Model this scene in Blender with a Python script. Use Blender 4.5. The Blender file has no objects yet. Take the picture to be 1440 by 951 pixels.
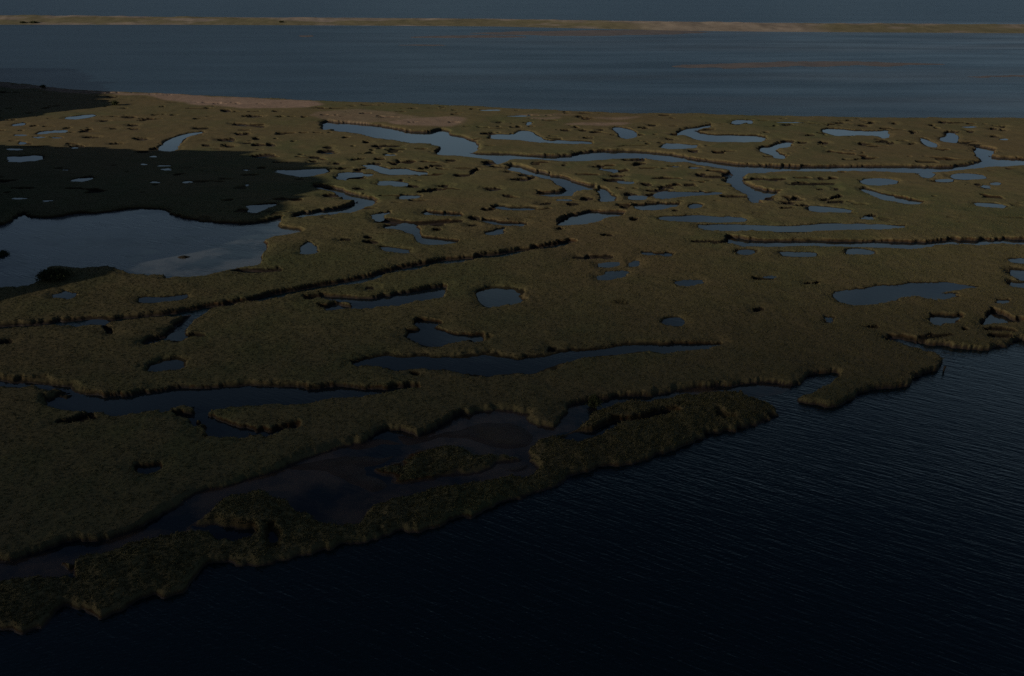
import bpy, math, random
import numpy as np

S = bpy.context.scene
COL = S.collection
RNG = np.random.default_rng(7)

# ------------------------------------------------------------------ camera --
# drone fifty metres above a tidal marsh, looking down across it
W, HH, F = 1440.0, 951.0, 1130.0
CAM_H, DIP = 50.0, math.radians(25.3)
CD, SD = math.cos(DIP), math.sin(DIP)


def ground(px, py, z=0.0):
    """point where the line of sight through a photo pixel meets height z"""
    px = np.asarray(px, float); py = np.asarray(py, float)
    u = (px - W / 2) / F
    v = (py - HH / 2) / F
    dy = CD - v * SD
    dz = -SD - v * CD
    t = (z - CAM_H) / dz
    return u * t, dy * t


# ------------------------------------------------------------------- light --
SUN_EL, SUN_AZ = math.radians(16.5), math.radians(19.0)     # light travels right and a little away
cam = bpy.data.cameras.new('camera')
cam.sensor_width = 36.0
cam.lens = 36.0 * F / W
cam.clip_start, cam.clip_end = 0.5, 30000.0
co = bpy.data.objects.new('camera', cam)
COL.objects.link(co)
co.location = (0, 0, CAM_H)
co.rotation_euler = (math.pi / 2 - DIP, 0, 0)
S.camera = co

wd = bpy.data.worlds.new('World')
S.world = wd
wd.use_nodes = True
wn = wd.node_tree
sky = wn.nodes.new('ShaderNodeTexSky')
sky.sky_type = 'NISHITA'
sky.sun_disc = False
sky.sun_elevation = SUN_EL
sky.sun_rotation = math.atan2(-math.cos(SUN_AZ), -math.sin(SUN_AZ))
sky.altitude = 0
sky.air_density = 0.6
sky.dust_density = 1.0
sky.ozone_density = 1.5
# pale clouds added low in the sky ahead to brighten reflections, thicker to the right
tc = wn.nodes.new('ShaderNodeTexCoord')
sp = wn.nodes.new('ShaderNodeSeparateXYZ')
wn.links.new(tc.outputs['Generated'], sp.inputs[0])


def wmap(sock, a, b, c, d):
    n = wn.nodes.new('ShaderNodeMapRange')
    n.interpolation_type = 'SMOOTHSTEP'
    for k, v in zip(('From Min', 'From Max', 'To Min', 'To Max'), (a, b, c, d)):
        n.inputs[k].default_value = v
    wn.links.new(sock, n.inputs['Value'])
    return n.outputs['Result']


def wmath(op, a, b):
    n = wn.nodes.new('ShaderNodeMath'); n.operation = op
    for i, v in enumerate((a, b)):
        if isinstance(v, (int, float)): n.inputs[i].default_value = v
        else: wn.links.new(v, n.inputs[i])
    return n.outputs[0]


cmap = wn.nodes.new('ShaderNodeMapping')
cmap.inputs['Scale'].default_value = (1, 1, 4)
wn.links.new(tc.outputs['Generated'], cmap.inputs['Vector'])
cn = wn.nodes.new('ShaderNodeTexNoise')
cn.inputs['Scale'].default_value = 6.0
cn.inputs['Detail'].default_value = 5
wn.links.new(cmap.outputs[0], cn.inputs['Vector'])
head = wmath('ADD', wmath('MULTIPLY', sp.outputs[1], 0.86), wmath('MULTIPLY', sp.outputs[0], 0.50))
cf = wmath('MULTIPLY', wmap(sp.outputs[2], 0.04, 0.16, 0.25, 1.0), wmap(sp.outputs[2], 0.22, 0.62, 1.0, 0.0))
cf = wmath('MULTIPLY', cf, wmap(head, 0.1, 0.85, 0.0, 1.0))
cf = wmath('MULTIPLY', cf, wmap(cn.outputs['Fac'], 0.38, 0.62, 0.45, 1.15))
wmix = wn.nodes.new('ShaderNodeMix'); wmix.data_type = 'RGBA'
wn.links.new(cf, wmix.inputs[0])
wn.links.new(sky.outputs[0], wmix.inputs[6])
wmix.inputs[7].default_value = (4.5, 6.5, 8.1, 1)
wn.links.new(wmix.outputs[2], wn.nodes['Background'].inputs[0])
wn.nodes['Background'].inputs[1].default_value = 0.05

sun = bpy.data.lights.new('sun', 'SUN')
sun.energy = 5.0
sun.angle = math.radians(0.5)
sun.color = (1.0, 0.86, 0.68)
so = bpy.data.objects.new('sun', sun)
COL.objects.link(so)
so.rotation_euler = (math.pi / 2 - SUN_EL, 0, -(math.pi / 2 - SUN_AZ))
S.view_settings.view_transform = 'Standard'
S.view_settings.look = 'None'
S.view_settings.gamma = 1.0
S.view_settings.exposure = -0.3

# ------------------------------------------------------------------- noise --


def vnoise(x, y, seed=0):
    xi = np.floor(x).astype(np.int64); yi = np.floor(y).astype(np.int64)
    fx = x - xi; fy = y - yi
    fx = fx * fx * (3 - 2 * fx); fy = fy * fy * (3 - 2 * fy)

    def h(a, b):
        n = (a * 374761393 + b * 668265263 + seed * 974711) & 0xffffffff
        n = ((n ^ (n >> 13)) * 1274126177) & 0xffffffff
        return ((n ^ (n >> 16)) & 0xffff) / 32767.5 - 1.0
    a = h(xi, yi); b = h(xi + 1, yi); c = h(xi, yi + 1); d = h(xi + 1, yi + 1)
    return (a + (b - a) * fx) * (1 - fy) + (c + (d - c) * fx) * fy


def fbm(x, y, scale, seed, octs=3):
    s = 0; a = 1.0; t = 0
    for i in range(octs):
        s = s + a * vnoise(x / scale + 17.3 * i, y / scale - 9.1 * i, seed + i * 31)
        t += a; a *= 0.5; scale *= 0.47
    return s / t


def smooth(t):
    t = np.clip(t, 0, 1)
    return t * t * (3 - 2 * t)


# --------------------------------------------------------------- materials --
def mat(name, base=(0.1, 0.1, 0.1), rough=0.9, spec=0.1):
    m = bpy.data.materials.new(name)
    m.use_nodes = True
    b = m.node_tree.nodes['Principled BSDF']
    b.inputs['Base Color'].default_value = (*base, 1)
    b.inputs['Roughness'].default_value = rough
    b.inputs['Specular IOR Level'].default_value = spec
    return m, m.node_tree, b


def N(nt, kind, **kw):
    n = nt.nodes.new(kind)
    for k, v in kw.items():
        if k.startswith('i_'):
            key = k[2:].replace('_', ' ')
            n.inputs[key].default_value = v
        else:
            setattr(n, k, v)
    return n


def noise_fac(nt, scale, detail=4, rough=0.6, vec=None, lo=0.35, hi=0.65):
    n = N(nt, 'ShaderNodeTexNoise')
    n.inputs['Scale'].default_value = scale
    n.inputs['Detail'].default_value = detail
    n.inputs['Roughness'].default_value = rough
    if vec is not None:
        nt.links.new(vec, n.inputs['Vector'])
    r = N(nt, 'ShaderNodeMapRange')
    r.inputs['From Min'].default_value = lo
    r.inputs['From Max'].default_value = hi
    nt.links.new(n.outputs['Fac'], r.inputs['Value'])
    return r.outputs['Result']


def mixc(nt, fac, a, b):
    m = N(nt, 'ShaderNodeMix', data_type='RGBA')
    for sock, v in ((m.inputs[0], fac), (m.inputs[6], a), (m.inputs[7], b)):
        if isinstance(v, tuple):
            sock.default_value = (*v, 1)
        elif isinstance(v, (int, float)):
            sock.default_value = v
        else:
            nt.links.new(v, sock)
    return m.outputs[2]


def attr(nt, name):
    a = N(nt, 'ShaderNodeAttribute', attribute_name=name)
    return a.outputs['Fac']


def mathn(nt, op, a, b=None, c=None, clamp=False):
    m = N(nt, 'ShaderNodeMath', operation=op, use_clamp=clamp)
    for i, v in enumerate((a, b, c)):
        if v is None:
            continue
        if isinstance(v, (int, float)):
            m.inputs[i].default_value = v
        else:
            nt.links.new(v, m.inputs[i])
    return m.outputs[0]


def make_marsh_material():
    m, nt, b = mat('marsh_ground', rough=0.95, spec=0.05)
    pos = N(nt, 'ShaderNodeNewGeometry').outputs['Position']
    big = noise_fac(nt, 0.028, 4, 0.6, pos, 0.42, 0.58)
    mid = noise_fac(nt, 0.13, 5, 0.68, pos, 0.42, 0.60)
    mpf = N(nt, 'ShaderNodeMapping')
    mpf.inputs['Scale'].default_value = (0.45, 1, 1)
    mpf.inputs['Rotation'].default_value = (0, 0, 0.35)
    nt.links.new(pos, mpf.inputs['Vector'])
    fine = noise_fac(nt, 0.75, 6, 0.72, mpf.outputs[0], 0.34, 0.68)
    c = mixc(nt, big, (0.118, 0.101, 0.048), (0.086, 0.089, 0.040))
    c = mixc(nt, mathn(nt, 'MULTIPLY', mid, 0.7), c, (0.126, 0.102, 0.052))
    c = mixc(nt, mathn(nt, 'MULTIPLY', fine, 0.42), c, (0.060, 0.056, 0.028))
    zone = noise_fac(nt, 0.010, 3, 0.55, pos, 0.46, 0.60)
    c = mixc(nt, mathn(nt, 'MULTIPLY', zone, 0.6), c, (0.108, 0.080, 0.042))
    lush = noise_fac(nt, 0.021, 3, 0.6, mpf.outputs[0], 0.54, 0.64)
    c = mixc(nt, mathn(nt, 'MULTIPLY', lush, 0.5), c, (0.062, 0.078, 0.032))
    # bare, mud-stained sides of the cut banks: peat below, dry thatch above
    bank = attr(nt, 'bank')
    st = noise_fac(nt, 1.7, 3, 0.6, pos, 0.35, 0.65)
    peat = mixc(nt, st, (0.062, 0.034, 0.015), (0.030, 0.018, 0.010))
    c = mixc(nt, bank, c, peat)
    c = mixc(nt, attr(nt, 'mud_shade'), c, (0.014, 0.012, 0.009))  # black for bank-foot mud and for shade painted into nicks, ditches and hollows
    thatch = attr(nt, 'thatch')
    c = mixc(nt, thatch, c, (0.086, 0.066, 0.034))
    # sand and wet mud
    sn = noise_fac(nt, 0.3, 4, 0.6, pos, 0.3, 0.7)
    sand = mixc(nt, sn, (0.230, 0.168, 0.130), (0.180, 0.130, 0.098))
    c = mixc(nt, attr(nt, 'sand'), c, sand)
    mud = attr(nt, 'mud')
    c = mixc(nt, mud, c, mixc(nt, sn, (0.044, 0.031, 0.025), (0.022, 0.016, 0.013)))
    nt.links.new(c, b.inputs['Base Color'])
    nt.links.new(mathn(nt, 'MULTIPLY_ADD', mud, -0.35, 0.95), b.inputs['Roughness'])
    nt.links.new(mathn(nt, 'MULTIPLY_ADD', mud, 0.12, 0.05), b.inputs['Specular IOR Level'])
    nz = N(nt, 'ShaderNodeTexNoise')
    nz.inputs['Scale'].default_value = 2.2
    nz.inputs['Detail'].default_value = 4
    nt.links.new(pos, nz.inputs['Vector'])
    bp = N(nt, 'ShaderNodeBump')
    bp.inputs['Distance'].default_value = 0.07
    nt.links.new(mathn(nt, 'MULTIPLY_ADD', mud, -0.55, 0.6), bp.inputs['Strength'])
    nt.links.new(nz.outputs['Fac'], bp.inputs['Height'])
    nt.links.new(bp.outputs[0], b.inputs['Normal'])
    return m


def make_water(name, base, rough, ripple, chop, slick=0.0, bed=None, streak=0.03, silt=None):
    """ripple: strength of the wind ripples; slick: how much calm streaks vary it"""
    m, nt, b = mat(name, base, rough, 0.5)
    b.inputs['IOR'].default_value = 1.333
    pos = N(nt, 'ShaderNodeNewGeometry').outputs['Position']

    def band(scale, rot, stretch, dist, detail=2):
        mp = N(nt, 'ShaderNodeMapping')
        mp.vector_type = 'TEXTURE'
        mp.inputs['Rotation'].default_value = (0, 0, rot)
        mp.inputs['Scale'].default_value = (1.0 / stretch, 1, 1)
        nt.links.new(pos, mp.inputs['Vector'])
        n = N(nt, 'ShaderNodeTexNoise')
        n.inputs['Scale'].default_value = scale
        n.inputs['Detail'].default_value = detail
        n.inputs['Distortion'].default_value = dist
        nt.links.new(mp.outputs[0], n.inputs['Vector'])
        return n.outputs['Fac']
    h = mathn(nt, 'MULTIPLY', band(2.6, math.radians(-30), 0.15, 0.35, 2), 1.0)
    h = mathn(nt, 'MULTIPLY_ADD', band(4.0, math.radians(14), 0.3, 0.3, 1), 0.45, h)
    h = mathn(nt, 'MULTIPLY_ADD', band(1.0, math.radians(-26), 0.18, 0.4, 1), 0.7, h)
    bp = N(nt, 'ShaderNodeBump')
    bp.inputs['Distance'].default_value = chop
    nt.links.new(h, bp.inputs['Height'])
    if slick:
        mp = N(nt, 'ShaderNodeMapping')
        mp.inputs['Scale'].default_value = (0.16, 1, 1)
        mp.inputs['Rotation'].default_value = (0, 0, 0.06)
        nt.links.new(pos, mp.inputs['Vector'])
        sl = noise_fac(nt, streak, 5, 0.62, mp.outputs[0], 0.38, 0.62)
        if streak > 0.1:
            mp.inputs['Scale'].default_value = (0.3, 1, 1)
            sl.node.inputs['From Min'].default_value = 0.30
            sl.node.inputs['From Max'].default_value = 0.56
            sl.node.inputs['Value'].links[0].from_node.inputs['Distortion'].default_value = 1.6
            nt.links.new(mathn(nt, 'MULTIPLY_ADD', sl, -0.26, 0.32), b.inputs['Roughness'])
        nt.links.new(mathn(nt, 'MULTIPLY_ADD', sl, -slick * ripple, ripple), bp.inputs['Strength'])
        if bed:
            far = N(nt, 'ShaderNodeSeparateXYZ')
            nt.links.new(pos, far.inputs[0])
            rr_ = N(nt, 'ShaderNodeMapRange')
            rr_.inputs['From Min'].default_value = -250
            rr_.inputs['From Max'].default_value = 300
            rr_.inputs['To Min'].default_value = 0.15
            nt.links.new(far.outputs[0], rr_.inputs['Value'])
            st2 = noise_fac(nt, 0.045, 5, 0.65, mp.outputs[0], 0.36, 0.64)
            calm = mathn(nt, 'MULTIPLY', st2, rr_.outputs[0], clamp=True)
            nt.links.new(mathn(nt, 'MULTIPLY_ADD', calm, -0.14, rough + 0.04), b.inputs['Roughness'])
            bd = noise_fac(nt, 0.012, 4, 0.6, mp.outputs[0], 0.45, 0.62)
            xs = N(nt, 'ShaderNodeSeparateXYZ')
            nt.links.new(pos, xs.inputs[0])
            rt = N(nt, 'ShaderNodeMapRange')
            rt.inputs['From Min'].default_value = -150
            rt.inputs['From Max'].default_value = 420
            nt.links.new(xs.outputs[0], rt.inputs['Value'])
            f = mathn(nt, 'MULTIPLY', bd, rt.outputs[0], clamp=True)
            nt.links.new(mixc(nt, f, base, bed), b.inputs['Base Color'])
    else:
        bp.inputs['Strength'].default_value = ripple
    if silt:
        sf = noise_fac(nt, 0.09, 5, 0.6, pos, 0.43, 0.57)
        nt.links.new(mixc(nt, sf, base, silt), b.inputs['Base Color'])
        nt.links.new(mathn(nt, 'MULTIPLY_ADD', sf, 0.16, rough), b.inputs['Roughness'])
    nt.links.new(bp.outputs[0], b.inputs['Normal'])
    return m


def make_simple(name, c1, c2, scale, rough=0.95, bump=0.0):
    m, nt, b = mat(name, c1, rough, 0.05)
    pos = N(nt, 'ShaderNodeNewGeometry').outputs['Position']
    f = noise_fac(nt, scale, 4, 0.65, pos)
    nt.links.new(mixc(nt, f, c1, c2), b.inputs['Base Color'])
    if bump:
        nz = N(nt, 'ShaderNodeTexNoise')
        nz.inputs['Scale'].default_value = scale * 3
        nz.inputs['Detail'].default_value = 4
        nt.links.new(pos, nz.inputs['Vector'])
        bp = N(nt, 'ShaderNodeBump')
        bp.inputs['Distance'].default_value = bump
        nt.links.new(nz.outputs['Fac'], bp.inputs['Height'])
        nt.links.new(bp.outputs[0], b.inputs['Normal'])
    return m


M_MARSH = make_marsh_material()
M_OCEAN = make_water('open_sea', (0.004, 0.018, 0.033), 0.38, 0.3, 0.5, 0.5)
M_BAY = make_water('bay_surface', (0.004, 0.018, 0.033), 0.38, 0.35, 0.3, 0.8, (0.030, 0.028, 0.029))
M_RIVER = make_water('channel_surface', (0.0020, 0.0095, 0.0135), 0.08, 0.55, 0.13, 0.5)
M_POND = make_water('pool_surface', (0.006, 0.011, 0.016), 0.04, 0.10, 0.05)
M_SILT = make_water('silty_creek_surface', (0.006, 0.011, 0.016), 0.06, 0.12, 0.06, silt=(0.055, 0.038, 0.028))
M_LAGOON = make_water('lagoon_surface', (0.010, 0.016, 0.021), 0.05, 0.5, 0.12, 0.95, streak=0.16, silt=(0.085, 0.092, 0.095))


def link(name, me, mats, kind=None, label=None, category=None, group=None, parent=None):
    o = bpy.data.objects.new(name, me)
    COL.objects.link(o)
    for m in (mats if isinstance(mats, (list, tuple)) else [mats]):
        me.materials.append(m)
    if kind: o['kind'] = kind
    if label: o['label'] = label
    if category: o['category'] = category
    if group: o['group'] = group
    if parent: o.parent = parent
    return o


def np_mesh(name, verts, faces, smooth_on=True, attrs=None):
    """verts (n,3), faces (m,k) of one size k"""
    me = bpy.data.meshes.new(name)
    k = faces.shape[1]
    me.vertices.add(len(verts))
    me.vertices.foreach_set('co', np.ascontiguousarray(verts, np.float32).ravel())
    me.loops.add(faces.size)
    me.loops.foreach_set('vertex_index', np.ascontiguousarray(faces, np.int32).ravel())
    me.polygons.add(len(faces))
    me.polygons.foreach_set('loop_start', np.arange(0, faces.size, k, dtype=np.int32))
    me.polygons.foreach_set('loop_total', np.full(len(faces), k, np.int32))
    me.update(calc_edges=True)
    if smooth_on:
        me.polygons.foreach_set('use_smooth', np.ones(len(faces), bool))
    for an, av in (attrs or {}).items():
        a = me.attributes.new(an, 'FLOAT', 'POINT')
        a.data.foreach_set('value', np.ascontiguousarray(av, np.float32))
    return me


def submesh(name, V, Fc, attrs, smooth_on=True):
    used = np.unique(Fc)
    remap = np.full(len(V), -1, np.int64)
    remap[used] = np.arange(len(used))
    return np_mesh(name, V[used], remap[Fc], smooth_on, {k: a[used] for k, a in attrs.items()})


# ------------------------------------------------- outlines seen in the photo --
FAR_SHORE = [(-900, 60), (-300, 95), (0, 113), (60, 121), (110, 125), (160, 128), (240, 131), (300, 134), (380, 137), (450, 141),
             (480, 142), (560, 144), (640, 147), (700, 150), (760, 153), (820, 156), (880, 158.5), (960, 158), (1040, 161),
             (1120, 162), (1200, 164), (1280, 165), (1360, 164.5), (1440, 165), (1750, 168), (2400, 172)]
FRONT_SHORE = [(2400, 445), (1750, 462), (1470, 478), (1440, 479), (1430, 483), (1420, 488), (1400, 490), (1380, 493), (1360, 495), (1345, 493),
               (1330, 489), (1318, 486), (1300, 485), (1290, 481), (1282, 479), (1290, 484), (1298, 487), (1313, 495), (1323, 507), (1323, 516), (1310, 526), (1297, 532), (1280, 540), (1270, 548),
               (1256, 549), (1243, 546), (1227, 549), (1220, 555), (1206, 564), (1190, 569), (1167, 571), (1140, 572), (1128, 568), (1127, 556),
               (1136, 547), (1153, 540), (1175, 535), (1189, 528), (1182, 526), (1160, 527), (1140, 529), (1132, 537), (1115, 540), (1090, 539), (1068, 539), (1033, 541), (1004, 546), (975, 547), (950, 551),
               (923, 554), (887, 557), (862, 560), (846, 563), (840, 561), (828, 566), (806, 572), (790, 584), (782, 592), (776, 599), (766, 598),
               (748, 594), (738, 584), (720, 582), (690, 582), (660, 584), (645, 591), (620, 602), (600, 612), (592, 617), (580, 614),
               (560, 609), (543, 607), (530, 612), (515, 617), (500, 623), (480, 630), (460, 638), (437, 645), (419, 652), (394, 661), (352, 677),
               (333, 682), (307, 690), (291, 695), (246, 714), (230, 725), (201, 741), (175, 753), (134, 759), (90, 768), (45, 780),
               (0, 783), (-300, 830), (-900, 900)]
MARSH = FAR_SHORE + FRONT_SHORE
STRIP = [(-700, 905), (-300, 850), (-60, 815), (0, 811), (50, 810), (96, 807), (106, 799), (83, 790), (101, 781), (134, 770), (157, 765), (179, 759), (213, 746),
         (244, 738), (264, 734), (271, 725), (291, 707), (320, 691), (339, 685), (365, 685), (383, 690), (401, 697), (410, 704),
         (428, 707), (439, 718), (443, 730), (468, 732), (509, 728), (511, 722), (522, 707), (536, 700), (560, 697), (607, 685),
         (625, 679), (657, 671), (690, 666), (724, 664), (746, 664), (755, 659), (746, 647), (745, 636), (757, 614), (775, 607), (795, 600),
         (809, 596), (829, 582), (850, 570), (880, 562), (930, 557), (980, 549), (1020, 546), (1046, 546), (1040, 550), (1050, 555),
         (1071, 557), (1087, 566), (1094, 578), (1087, 586), (1071, 592), (1049, 601), (1026, 607), (993, 614), (970, 622), (937, 635),
         (914, 645), (899, 653), (870, 658), (845, 659), (825, 665), (802, 668), (797, 677), (769, 688), (742, 699), (701, 707), (679, 714),
         (643, 729), (590, 742), (560, 751), (529, 756), (500, 760), (482, 764), (464, 772), (437, 779), (383, 790), (352, 798),
         (334, 797), (310, 790), (290, 793), (280, 813), (253, 834), (233, 838), (213, 830), (185, 842), (160, 860), (147, 864), (130, 861), (110, 850),
         (85, 855), (67, 885), (40, 893), (20, 894), (0, 892), (-60, 900), (-200, 940), (-400, 1000), (-700, 1040)]
HUMMOCK = [(513, 661), (529, 652), (567, 643), (578, 629), (601, 620), (643, 619), (668, 630), (702, 634), (735, 643), (733, 652),
           (702, 659), (679, 663), (639, 672), (607, 680), (567, 685), (549, 683), (543, 673), (522, 667)]

D = 0.05      # creeks open to the tide
P = 0.50      # pools perched in the marsh
Q = 0.26
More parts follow.
